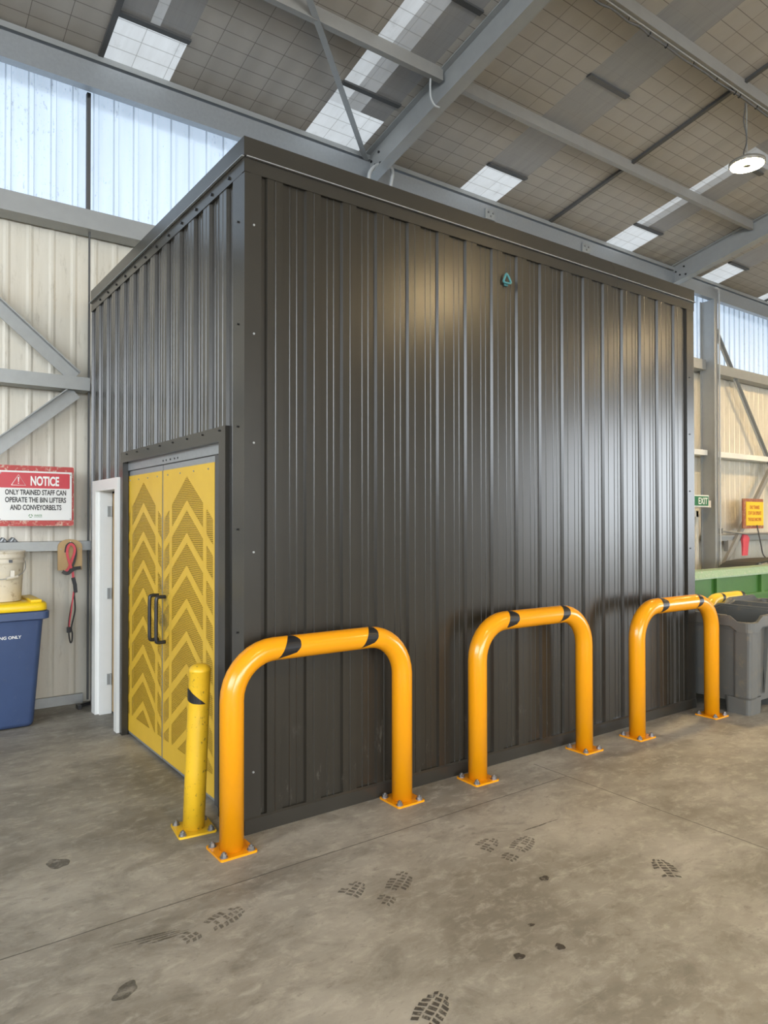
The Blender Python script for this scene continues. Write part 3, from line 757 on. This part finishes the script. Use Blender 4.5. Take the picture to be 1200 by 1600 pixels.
obj('tape_band', bm, M['tape'], r)

# ------------------------------------------------------------------ HANGING LAMP
L = (7.72, 3.88, 5.50)
lp = root('high_bay_lamp', L, 'round glowing high bay lamp hanging from the purlin at upper right', 'lamp')
bm = B(); lathe(bm, L[0], L[1], [(.06, L[2] + .10), (.075, L[2] + .085), (.085, L[2] + .06), (.17, L[2] + .045), (.182, L[2] + .035), (.182, L[2] + .004), (.172, L[2]), (.02, L[2] + .001)], 40); obj('housing', bm, M['lamp_body'], lp, True)
def ring(bm, r0, r1, z, n=40):
    for k in range(n):
        a, b = 2 * PI * k / n, 2 * PI * (k + 1) / n
        bm.faces.new([bm.verts.new((L[0] + q * math.cos(w), L[1] + q * math.sin(w), z)) for q, w in ((r0, a), (r0, b), (r1, b), (r1, a))])
bm = B(); lathe(bm, L[0], L[1], [(.044, L[2] - .003), (.165, L[2] - .003), (.165, L[2] - .001), (.044, L[2] - .001)], 40, cap0=False, cap1=False)
bmesh.ops.remove_doubles(bm, verts=bm.verts, dist=1e-5); obj('diffuser', bm, M['lamp_face'], lp)
bm = B(); lathe(bm, L[0], L[1], [(.005, L[2] - .012), (.038, L[2] - .010), (.042, L[2] - .002)], 20, cap1=False); obj('sensor', bm, M['lamp_body'], lp)
bm = B(); tube(bm, smooth_path([(7.69, 3.88, 6.175), (7.685, 3.88, 6.10), (7.655, 3.88, 5.964), (7.708, 3.88, 5.842), (7.707, 3.88, 5.737), (7.65, 3.88, 5.62), (7.68, 3.88, 5.56)], 5), .007, 6); obj('power_cord', bm, M['cable'], lp)
bm = B(); tube(bm, [(7.72, 3.88, 6.175), (7.72, 3.88, 5.60)], .004, 6); tube(bm, smooth_path([(7.72 - .025, 3.88, 5.59), (7.72, 3.88, 5.625), (7.745, 3.88, 5.59)]), .006, 6); obj('hanging_wire', bm, M['galv_dull'], lp)
# unseen lamps: two read off reflection and shadow, two far right added for light
for (x, y, lab) in ((7.95, -2.5, 'high bay lamp over the open floor right of the camera'), (1.6, -2.5, 'high bay lamp over the open floor behind the camera'), (13.9, 3.88, 'added unseen high bay lamp beyond the right rafter'), (13.9, -2.5, 'added unseen high bay lamp over the far right floor')):
    q = copy_thing(lp, (x, y, 5.5)); q['label'] = lab; q['group'] = 'high bay lamps'
lp['group'] = 'high bay lamps'
# cable run along the lamp purlin
pts = [(4.70, 3.80, 6.20), (5.105, 3.88, 6.181), (5.35, 3.88, 6.205), (5.584, 3.88, 6.190), (5.75, 3.88, 6.215), (5.912, 3.88, 6.20), (6.194, 3.88, 6.203), (6.45, 3.88, 6.19), (6.652, 3.88, 6.197), (6.9, 3.88, 6.205), (7.084, 3.88, 6.195), (7.563, 3.88, 6.208), (7.921, 3.88, 6.202), (8.4, 3.88, 6.19), (9.4, 3.88, 6.20), (10.5, 3.86, 6.21)]
cb = root('cable_run', (7.5, 3.88, 6.19), 'grey cable slung along the purlin that carries the lamp', 'cable')
bm = B(); tube(bm, smooth_path(pts, 4), .011, 6); obj('cable', bm, M['cable'], cb)
bm = B(); tube(bm, [(4.65, 3.86, 6.225), (10.52, 3.86, 6.225)], .009, 6); obj('conduit', bm, M['purlin'], cb)
for x in (5.584, 5.912, 6.194, 6.652, 7.084, 7.47, 7.563, 7.921, 8.5, 9.1):
    bm = B(); tube(bm, [(x, 3.85, 6.28), (x, 3.865, 6.20), (x, 3.885, 6.185), (x, 3.895, 6.20)], .005, 5); obj('clip', bm, M['tape'], cb)
bm = B(); tube(bm, smooth_path([(4.431, 6.35, 5.22), (4.431, 6.35, 5.38), (4.456, 6.35, 5.479), (4.56, 6.35, 5.575), (4.70, 6.35, 5.600), (4.755, 6.35, 5.56), (4.737, 6.35, 5.42), (4.70, 6.35, 5.25)]), .021, 8)
props(obj('conduit_loop', bm, M['pvc'], None, True), 'pale plastic conduit looped round the foot of the near rafter', 'conduit')
bm = B(); tube(bm, smooth_path([(4.40, 5.26, 5.93), (4.405, 5.27, 5.85), (4.42, 5.28, 5.76), (4.47, 5.28, 5.70), (4.53, 5.28, 5.70)]), .010, 8)
props(obj('conduit_drop', bm, M['pvc'], None, True), 'short pale conduit bending under the near rafter beside the purlin', 'conduit')

# ------------------------------------------------------------------ LEFT WALL THINGS
def screw_on(parent, x, y, z, mat='bolt', r=.005):
    bm = B(); tube(bm, [(x, y, z), (x, y - .004, z)], r, 8); obj('screw', bm, M[mat], parent)
n = root('notice_sign', (1.18, 6.65, 1.6), 'red and white NOTICE sign on the left wall above the blue bin', 'sign')
YS = 6.655
bm = B(); prism(bm, [(x, YS, 1.857 + z) for x, z, _ in rrect(1.18, 0, .60, .513, .015, 0, 3) for x, z in [(x, z)]], (0, .02, 0)); obj('backing_board', bm, M['red_worn'], n)
bm = B(); box(bm, .892, 1.462, YS - .010, YS, 1.648, 2.068, bev=.003); obj('panel', bm, M['sign_white'], n)
bm = B(); prism(bm, [(x, YS - .0125, 1.988 + z) for x, z, _ in rrect(1.171, 0, .545, .130, .008, 0, 3) for x, z in [(x, z)]], (0, .002, 0)); obj('red_header', bm, M['red'], n)
obj('heading', text_fit('NOTICE', .225, .083, .034, (1.245, YS - .0140, 1.985)), M['text_white'], n)
tx = B()
for s_, w, z in (('ONLY TRAINED STAFF CAN', .475, 1.887), ('OPERATE THE BIN LIFTERS', .475, 1.823), ('AND CONVEYORBELTS', .40, 1.759)):
    put(tx, text_fit(s_, w, .046, .027, (1.177, YS - .0115, z)), (0, 0, 0))
obj('lettering', tx, M['text_black'], n)
bm = B()     # warning triangle outline with exclamation mark
tri = [(.986, 1.945), (1.094, 1.945), (1.040, 2.034)]
tube(bm, [(x, YS - .0135, z) for x, z in tri + [tri[0]]], .0028, 6)
prism(bm, [(1.034, YS - .0145, 2.014), (1.046, YS - .0145, 2.014), (1.042, YS - .0145, 1.970), (1.038, YS - .0145, 1.970)], (0, .002, 0))
prism(bm, [(1.040 + .0042 * math.cos(k), YS - .0145, 1.9605 + .0042 * math.sin(k)) for k in [j * PI / 5 for j in range(10)]], (0, .002, 0))
obj('warning_triangle', bm, M['text_white'], n)
bm = B()     # round arrow mark at the foot
cx, cz = 1.134, 1.687
for k in range(3):
    a0 = PI / 2 + k * 2 * PI / 3 + .25; a1 = a0 + 1.55
    poly = [(cx + r_ * math.cos(a0 + (a1 - a0) * t / 5), YS - .0115, cz + r_ * math.sin(a0 + (a1 - a0) * t / 5)) for r_, seq in ((.0155, range(6)), (.0095, range(5, -1, -1))) for t in seq]
    prism(bm, poly, (0, .001, 0))
put(bm, text_fit('WASTE', .062, .013, .012, (1.192, YS - .0115, 1.692)), (0, 0, 0))
box(bm, 1.161, 1.223, YS - .012, YS - .011, 1.676, 1.679)
obj('logo', bm, M['text_green'], n)
for x in (.905, 1.45):
    for z in (1.66, 2.045): screw_on(n, x, YS - .010, z)
for x in (.98, 1.335): screw_on(n, x, YS, 1.626, 'tape', .004)

# wooden board with strap
w_ = root('hook_board', (1.445, 6.64, 1.27), 'small rounded plywood board with a hook, on the girt beside the white door', 'board')
bm = B(); poly = [(1.347, 6.625, 1.215), (1.545, 6.625, 1.215), (1.545, 6.625, 1.42)] + [(1.446 + .099 * math.cos(a), 6.625, 1.42 + .065 * math.sin(a)) for a in [PI * k / 10 for k in range(1, 10)]] + [(1.347, 6.625, 1.42)]
prism(bm, poly, (0, .018, 0)); obj('panel', bm, M['wood'], w_)
bm = B(); tube(bm, smooth_path([(1.447, 6.626, 1.444), (1.447, 6.620, 1.444), (1.447, 6.617, 1.450), (1.447, 6.617, 1.466)]), .004, 8); obj('hook', bm, M['white'], w_)
for x, z in ((1.37, 1.40), (1.522, 1.40)): screw_on(w_, x, 6.625, z, 'galv_dull')
s = root('ratchet_strap', (1.445, 6.605, .58), 'red and black strap hanging from the plywood board', 'strap')
bm = B(); strap(bm, smooth_path([(1.470, 6.612, 1.10), (1.462, 6.606, 1.20), (1.435, 6.602, 1.28), (1.416, 6.602, 1.36), (1.424, 6.602, 1.42), (1.448, 6.602, 1.443), (1.474, 6.602, 1.415), (1.476, 6.604, 1.37), (1.455, 6.606, 1.30), (1.43, 6.608, 1.235), (1.405, 6.608, 1.205)]), .020, .003)
obj('red_loop', bm, M['red_strap'], s)
bm = B(); strap(bm, smooth_path([(1.378, 6.612, 1.200), (1.42, 6.612, 1.195), (1.455, 6.612, 1.235), (1.480, 6.612, 1.30), (1.490, 6.612, 1.37), (1.478, 6.612, 1.425), (1.448, 6.612, 1.452), (1.415, 6.612, 1.43), (1.404, 6.612, 1.37)]), .017, .004)
strap(bm, smooth_path([(1.378, 6.605, 1.207), (1.42, 6.600, 1.19), (1.47, 6.602, 1.225), (1.53, 6.606, 1.235)]), .03, .005)
obj('black_webbing', bm, M['black_strap'], s)
bm = B(); strap(bm, [(1.462, 6.600, 1.15), (1.478, 6.600, 1.09), (1.484, 6.600, 1.02)], .030, .016); obj('ratchet', bm, M['black'], s)
bm = B(); tube(bm, smooth_path([(1.482, 6.606, 1.03), (1.462, 6.606, .95), (1.446, 6.606, .86), (1.434, 6.606, .76), (1.434, 6.606, .66), (1.446, 6.606, .59), (1.458, 6.606, .60), (1.462, 6.606, .66), (1.455, 6.606, .72), (1.478, 6.606, .83), (1.484, 6.606, .90), (1.474, 6.606, 1.02)]), .0065, 6); obj('tail', bm, M['black_strap'], s)
bm = B(); strap(bm, smooth_path([(1.470, 6.600, 1.03), (1.458, 6.600, .93), (1.450, 6.600, .86), (1.437, 6.600, .76), (1.437, 6.600, .69)]), .011, .003); obj('red_tail', bm, M['red_strap'], s)
bm = B(); box(bm, 1.415, 1.448, 6.592, 6.61, .675, .725, bev=.003); obj('slider', bm, M['black'], s)
for x, lab in ((.925, 'small dark triangular bracket on the left girt, at the picture edge'), (1.0, 'small dark and silver triangular bracket on the left girt below the notice')):
    bm = B(); prism(bm, [(x - .05, 6.645, 1.466), (x + .045, 6.645, 1.466), (x + .012, 6.645, 1.503), (x - .01, 6.645, 1.508)], (0, .02, 0))
    o = props(obj('bracket', bm, M['black']), lab, 'bracket', 'triangular brackets on the girt')
    bm = B(); prism(bm, [(x - .022, 6.642, 1.472), (x - .010, 6.642, 1.472), (x + .008, 6.642, 1.498), (x - .003, 6.642, 1.498)], (0, .004, 0)); prism(bm, [(x + .012, 6.642, 1.472), (x + .020, 6.642, 1.472), (x + .016, 6.642, 1.49)], (0, .004, 0)); obj('silver_face', bm, M['galv'], o)
bm = B(); tube(bm, [(1.655, 6.66, .022), (1.52, 6.60, .022)], .010, 8); tube(bm, [(1.655, 6.70, .022), (1.54, 6.65, .022)], .010, 8); box(bm, 1.505, 1.535, 6.575, 6.665, .001, .035)
props(obj('floor_stop', bm, M['black']), 'short black steel stop on the floor at the enclosure foot by the white door', 'door stop')

# wheelie bin, front towards the camera side
bx_, by_ = .875, 6.44
wb_ = root('wheelie_bin', (bx_, by_, 0), 'blue wheelie bin with a yellow lid at the left edge', 'bin')
bm = B(); loft(bm, [rrect(bx_, by_ + .03, .44, .40, .05, .012), rrect(bx_, by_ + .03, .46, .42, .05, .04), rrect(bx_, by_ + .01, .555, .52, .05, .80), rrect(bx_, by_ + .005, .565, .54, .05, .875)], True, False)
obj('body', bm, M['bin_blue'], wb_, True)
bm = B(); loft(bm, [rrect(bx_, by_, .575, .55, .05, .862), rrect(bx_, by_, .635, .60, .05, .872), rrect(bx_, by_, .640, .605, .05, .928), rrect(bx_, by_, .60, .57, .05, .935)], True, True)
obj('rim', bm, M['bin_blue'], wb_)
bm = B(); loft(bm, [rrect(bx_, by_ - .005, .60, .585, .06, .936), rrect(bx_, by_ - .005, .610, .595, .06, .945), rrect(bx_, by_ - .005, .605, .59, .06, .985), rrect(bx_, by_ - .005, .585, .57, .06, 1.000),
          rrect(bx_, by_ - .005, .3, .3, .05, 1.002)], True, True)
obj('lid', bm, M['lid_yellow'], wb_, True)
bm = B(); box(bm, bx_ + .185, bx_ + .265, by_ - .26, by_ + .18, .998, 1.022, bev=.01); obj('lid_ridge', bm, M['lid_yellow'], wb_)
for sx in (-1, 1):
    bm = B(); X = bx_ + sx * .268
    loft(bm, [[(X + sx * dx, by_ + .255 + r_ * math.cos(2 * PI * k / 24), .105 + r_ * math.sin(2 * PI * k / 24)) for k in range(24)] for dx, r_ in ((-.022, .085), (-.018, .1), (.018, .1), (.022, .085))]); obj('wheel', bm, M['rubber'], wb_)
bm = B(); tube(bm, [(bx_ - .25, by_ + .255, .105), (bx_ + .25, by_ + .255, .105)], .012, 8); obj('axle', bm, M['galv_dull'], wb_)
tx = text_fit('RECYCLING ONLY', .285, .024, .016, (0, 0, 0)); tx.transform(Matrix.Rotation(.092, 4, 'X')); tx.transform(Matrix.Translation((.853, by_ - .2465, .735)))
obj('lettering', tx, M['text_white'], wb_)
bk = root('bucket', (.895, 6.42, 1.0), 'grubby white plastic bucket standing on the blue bin', 'bucket')
cx, cy = .895, 6.42
bm = B(); lathe(bm, cx, cy, [(.128, 1.004), (.133, 1.010), (.150, 1.29), (.153, 1.295), (.153, 1.305), (.158, 1.307), (.158, 1.325), (.154, 1.327), (.155, 1.345), (.161, 1.347), (.161, 1.365), (.157, 1.368), (.158, 1.39), (.163, 1.393), (.162, 1.403), (.150, 1.403), (.148, 1.30), (.130, 1.03)], 40, cap1=True); obj('pail', bm, M['bucket'], bk, True)
bm = B(); tube(bm, smooth_path([(cx + .158, cy - .02, 1.32), (cx + .150, cy - .08, 1.26), (cx + .10, cy - .14, 1.215), (cx + .02, cy - .172, 1.195), (cx - .06, cy - .165, 1.19), (cx - .13, cy - .11, 1.24), (cx - .155, cy - .03, 1.31)]), .0035, 6); obj('handle_wire', bm, M['galv_dull'], bk)
bm = B(); tube(bm, [(cx + .085, cy - .150, 1.205), (cx + .045, cy - .166, 1.198), (cx - .0, cy - .175, 1.194)], .014, 10); box(bm, cx + .03, cx + .06, cy - .178, cy - .160, 1.20, 1.255, bev=.004); obj('grip', bm, M['cream'], bk)
bm = B(); box(bm, cx + .02, cx + .045, cy - .165, cy - .150, 1.315, 1.338); obj('catch', bm, M['black'], bk)

# ------------------------------------------------------------------ RIGHT SIDE THINGS
def tub(cx, cy, w, d_, h, label):
    r = root('bulk_bin', (cx, cy, 0), label, 'bin', 'grey plastic bulk bins at the right edge')
    def per(w_, dd, rad, z, dip=0):
        out = []
        pts = rrect(cx, cy, w_, dd, rad, z, 4)
        P = []
        for i, p in enumerate(pts):   # subdivide the straight runs so the rim can dip at the corners
            P.append(p); q = pts[(i + 1) % len(pts)]
            if (Vector(p) - Vector(q)).length > .2:
                for t in (.08, .16, .20, .5, .80, .84, .92): P.append(tuple(Vector(p).lerp(Vector(q), t)))
        for x, y, zz in P:
            u = min(w_ / 2 - abs(x - cx), 9); v = dd / 2 - abs(y - cy); m = max(u, v)
            k = 1 - max(0, min(1, (m - .13) / .05)); out.append((x, y, zz - dip * k))
        return out
    bm = B()
    loft(bm, [per(w - .12, d_ - .12, .05, .10), per(w - .07, d_ - .07, .05, h - .13), per(w - .06, d_ - .06, .05, h - .10, .03), per(w - .07, d_ - .07, .05, h - .02, .05), per(w - .11, d_ - .11, .05, h - .02, .05), per(w - .17, d_ - .17, .05, .13)], True, True)
    obj('body', bm, M['tub'], r)
    bm = B(); loft(bm, [per(w - .055, d_ - .055, .05, h - .095, .04), per(w, d_, .05, h - .09, .045), per(w, d_, .05, h - .005, .05), per(w - .01, d_ - .01, .05, h, .05), per(w - .075, d_ - .075, .05, h, .05), per(w - .075, d_ - .075, .05, h - .03, .05)], False, False); obj('rim', bm, M['tub'], r)
    for sx in (-1, 1):
        for sy in (-1, 1):
            X, Y = cx + sx * (w / 2 - .105), cy + sy * (d_ / 2 - .105)
            bm = B(); loft(bm, [rrect(X, Y, .12, .12, .03, .12, 3), rrect(X, Y, .15, .15, .03, .15, 3), rrect(X + sx * .012, Y + sy * .012, .155, .155, .03, h - .13, 3)]); obj('corner_post', bm, M['tub'], r)
            bm = B(); loft(bm, [rrect(cx + sx * (w / 2 - .15), cy + sy * (d_ / 2 - .15), .21, .21, .03, 0, 3), rrect(cx + sx * (w / 2 - .15), cy + sy * (d_ / 2 - .15), .22, .22, .03, .14, 3)]); obj('foot', bm, M['tub'], r)
    for sx in (-1, 1):
        bm = B(); prism(bm, [(cx + sx * .12, cy - d_ / 2 + .035, .16), (cx + sx * .12, cy - d_ / 2 - .005, h - .11), (cx + sx * .12, cy - d_ / 2 + .06, h - .11)], (.05, 0, 0)); obj('gusset', bm, M['tub'], r)
    return r
tub(6.365, 3.44, .82, .92, .835, 'grey plastic bulk bin against the end of the enclosure, nearest at right')
tub(7.40, 3.37, .88, .90, .855, 'second grey plastic bulk bin, behind the nearest one at the right edge')
# green machine with a pale top rail
gm = root('green_machine', (11, 5.4, 0), 'long green steel machine with a pale top rail behind the grey bins', 'machine')
bm = B(); box(bm, 7.6, 16, 5.0, 5.9, 0, .885); obj('side_body', bm, M['green'], gm)
bm = B(); prism(bm, [(7.55, 4.94, .885), (7.55, 4.94, .905), (7.55, 4.985, .985), (7.55, 5.12, .995), (7.55, 5.12, .885)], (8.5, 0, 0)); obj('top_rail', bm, M['green_pale'], gm)
bm = B(); box(bm, 7.6, 16, 4.95, 5.0, .60, .635); obj('lower_rail', bm, M['green'], gm)
for x in (9.04, 10.22, 11.4, 12.6):
    bm = B(); box(bm, x - .035, x + .035, 4.955, 5.0, .635, .885); obj('stiffener', bm, M['green'], gm)
bm = B(); box(bm, 9.3, 10.3, 5.13, 5.5, .9, .925, bev=.004); obj('deck_plate', bm, M['wood'], gm)
bt = root('conveyor_belt', (11.9, 5.75, .9), 'black rubber conveyor belt hump on the green machine under the yellow sign', 'belt')
bm = B(); pr = [(10.95, .90), (11.08, .955), (11.2, .985), (11.5, 1.005), (12.0, 1.01), (13.5, .99), (13.5, .965), (12.0, .985), (11.5, .98), (11.22, .955), (11.12, .92), (11.10, .90)]
prism(bm, [(x, 5.5, z) for x, z in pr], (0, .5, 0)); obj('belt', bm, M['belt'], bt)
bm = B(); tube(bm, [(11.25, 5.48, .935), (11.25, 6.02, .935)], .04, 14); tube(bm, [(12.6, 5.48, .935), (12.6, 6.02, .935)], .04, 14); obj('roller', bm, M['galv_dull'], bt)
sg = root('machine_sign', (13.06, 6.5, 1.5), 'yellow sign with red lettering on a red brown board, right wall', 'sign')
bm = B(); box(bm, 12.70, 13.43, 6.49, 6.515, 1.49, 2.03); obj('backing_board', bm, M['brown_frame'], sg)
bm = B(); box(bm, 12.79, 13.41, 6.480, 6.49, 1.545, 1.975); obj('panel', bm, M['sign_yellow'], sg)
tx = B()
for s_, w, z in (('ONLY TRAINED', .36, 1.875), ('STAFF CAN OPERATE', .47, 1.768), ('THE BLUE MACHINE', .48, 1.655)):
    put(tx, text_fit(s_, w, .065, .02, (13.09, 6.4785, z)), (0, 0, 0))
obj('lettering', tx, M['text_red'], sg)
bm = B(); tube(bm, smooth_path([(13.15, 6.47, 1.55), (13.18, 6.46, 1.42), (13.24, 6.45, 1.22), (13.32, 6.45, 1.02), (13.33, 6.40, .95)]), .011, 6); props(obj('hanging_cord', bm, M['cable']), 'dark cord hanging below the yellow sign', 'cord')
bm = B(); tube(bm, [(12.0, 6.52, 1.455), (12.9, 6.54, 1.395), (16, 6.54, 1.39)], .018, 8); box(bm, 11.985, 12.015, 6.49, 6.55, 1.41, 1.50); props(obj('wall_pipe', bm, M['purlin'], None, False), 'thin dark pipe along the right wall just under the yellow sign', 'pipe')
bm = B(); box(bm, 12.345, 12.50, 6.58, 6.66, 1.09, 1.285); props(obj('girt_bracket', bm, M['purlin']), 'dark square bracket below the low girt on the right wall', 'bracket')
bm = B(); loft(bm, [[(12.82, 6.565, 1.0), (13.0, 6.565, 1.0), (13.0, 6.585, 1.0), (12.82, 6.585, 1.0)], [(12.82, 6.555, 1.2), (13.02, 6.56, 1.2), (13.02, 6.59, 1.2), (12.82, 6.59, 1.2)], [(12.80, 6.55, 1.30), (13.05, 6.555, 1.31), (13.05, 6.59, 1.31), (12.80, 6.59, 1.30)], [(12.86, 6.56, 1.385), (12.97, 6.56, 1.385), (12.97, 6.59, 1.385), (12.86, 6.59, 1.385)]])
props(obj('rag', bm, M['pink']), 'pinkish red rag hanging from the low girt at right', 'rag')

# ------------------------------------------------------------------ MARKS ON THE FLOOR
def blot(cx, cy, w, d_, ang, mat, name, seed=0, rough=.25, z=.0015):
    rnd = random.Random(seed); bm = B(); ph = [rnd.uniform(0, 6.28) for _ in range(3)]
    vs = []
    for k in range(28):
        a = 2 * PI * k / 28; rr = 1 + rough * (.5 * math.sin(2 * a + ph[0]) + .35 * math.sin(3 * a + ph[1]) + .3 * math.sin(5 * a + ph[2]))
        x, y = w / 2 * rr * math.cos(a), d_ / 2 * rr * math.sin(a)
        vs.append((cx + x * math.cos(ang) - y * math.sin(ang), cy + x * math.sin(ang) + y * math.cos(ang), z))
    bm.faces.new([bm.verts.new(v) for v in vs]); return obj(name, bm, mat, floor)
def bootprint(cx, cy, ang, mat, half=1.0, seed=0):
    rnd = random.Random(seed); bm = B(); L_, W_ = .30, .115; NR = 12
    for i in range(NR):
        t = (i + .5) / NR; x = (t - .5) * L_
        if abs(t - .33) < .05 or t < 1 - half: continue
        wd = W_ * (math.sqrt(max(.05, 1 - ((t - .66) / .36) ** 2)) if t > .33 else .78 * math.sqrt(max(.05, 1 - ((t - .16) / .19) ** 2)))
        h = L_ / NR * .34
        for j in range(3):
            if rnd.random() < .10: continue
            y0 = (j / 3 - .5) * wd + .003; y1 = ((j + 1) / 3 - .5) * wd - .003; sk = .008 * (j - 1)
            q = [(x - h + sk, y0), (x + h + sk, y0 + rnd.uniform(0, .003)), (x + h - sk * .3, y1), (x - h - sk * .3, y1 - rnd.uniform(0, .003))]
            bm.faces.new([bm.verts.new((cx + a * math.cos(ang) - b * math.sin(ang), cy + a * math.sin(ang) + b * math.cos(ang), .0018)) for a, b in q])
    return obj('boot_print', bm, mat, floor)
bootprint(3.03, 1.90, .95, M['stain'], .62, 1)
bootprint(1.50, 1.83, .45, M['stain'], .72, 2)
bootprint(1.93, 2.56, .55, M['stain_soft'], 1.0, 3)
bootprint(2.66, 2.50, .35, M['stain_soft'], 1.0, 4)
bootprint(2.50, 2.60, .35, M['stain_soft'], .5, 5)
bootprint(1.16, 2.77, .25, M['stain_soft'], 1.0, 6)
bootprint(1.70, 2.62, .5, M['stain_soft'], .4, 8)
for cx, cy, w, d_, a, sd in ((.757, 3.70, .085, .13, .5, 3), (2.006, 1.885, .045, .038, .3, 5), (2.178, 1.834, .045, .036, .3, 6), (2.535, 2.223, .05, .042, .2, 7), (.747, 2.562, .10, .07, .7, 8), (2.20, 2.0, .03, .02, 0, 10)):
    blot(cx, cy, w, d_, a, M['oil' if w > .08 else 'drop'], 'oil_mark', sd)
for k in range(4):
    blot(.91 + k * .02, 2.84 - k * .018, .24 - .03 * k, .010, -.18 + .03 * k, M['stain_soft'], 'scrape_mark', 20 + k, .5)
blot(2.95, 2.62, .25, .012, -.05, M['stain_soft'], 'scrape_mark', 31, .4)
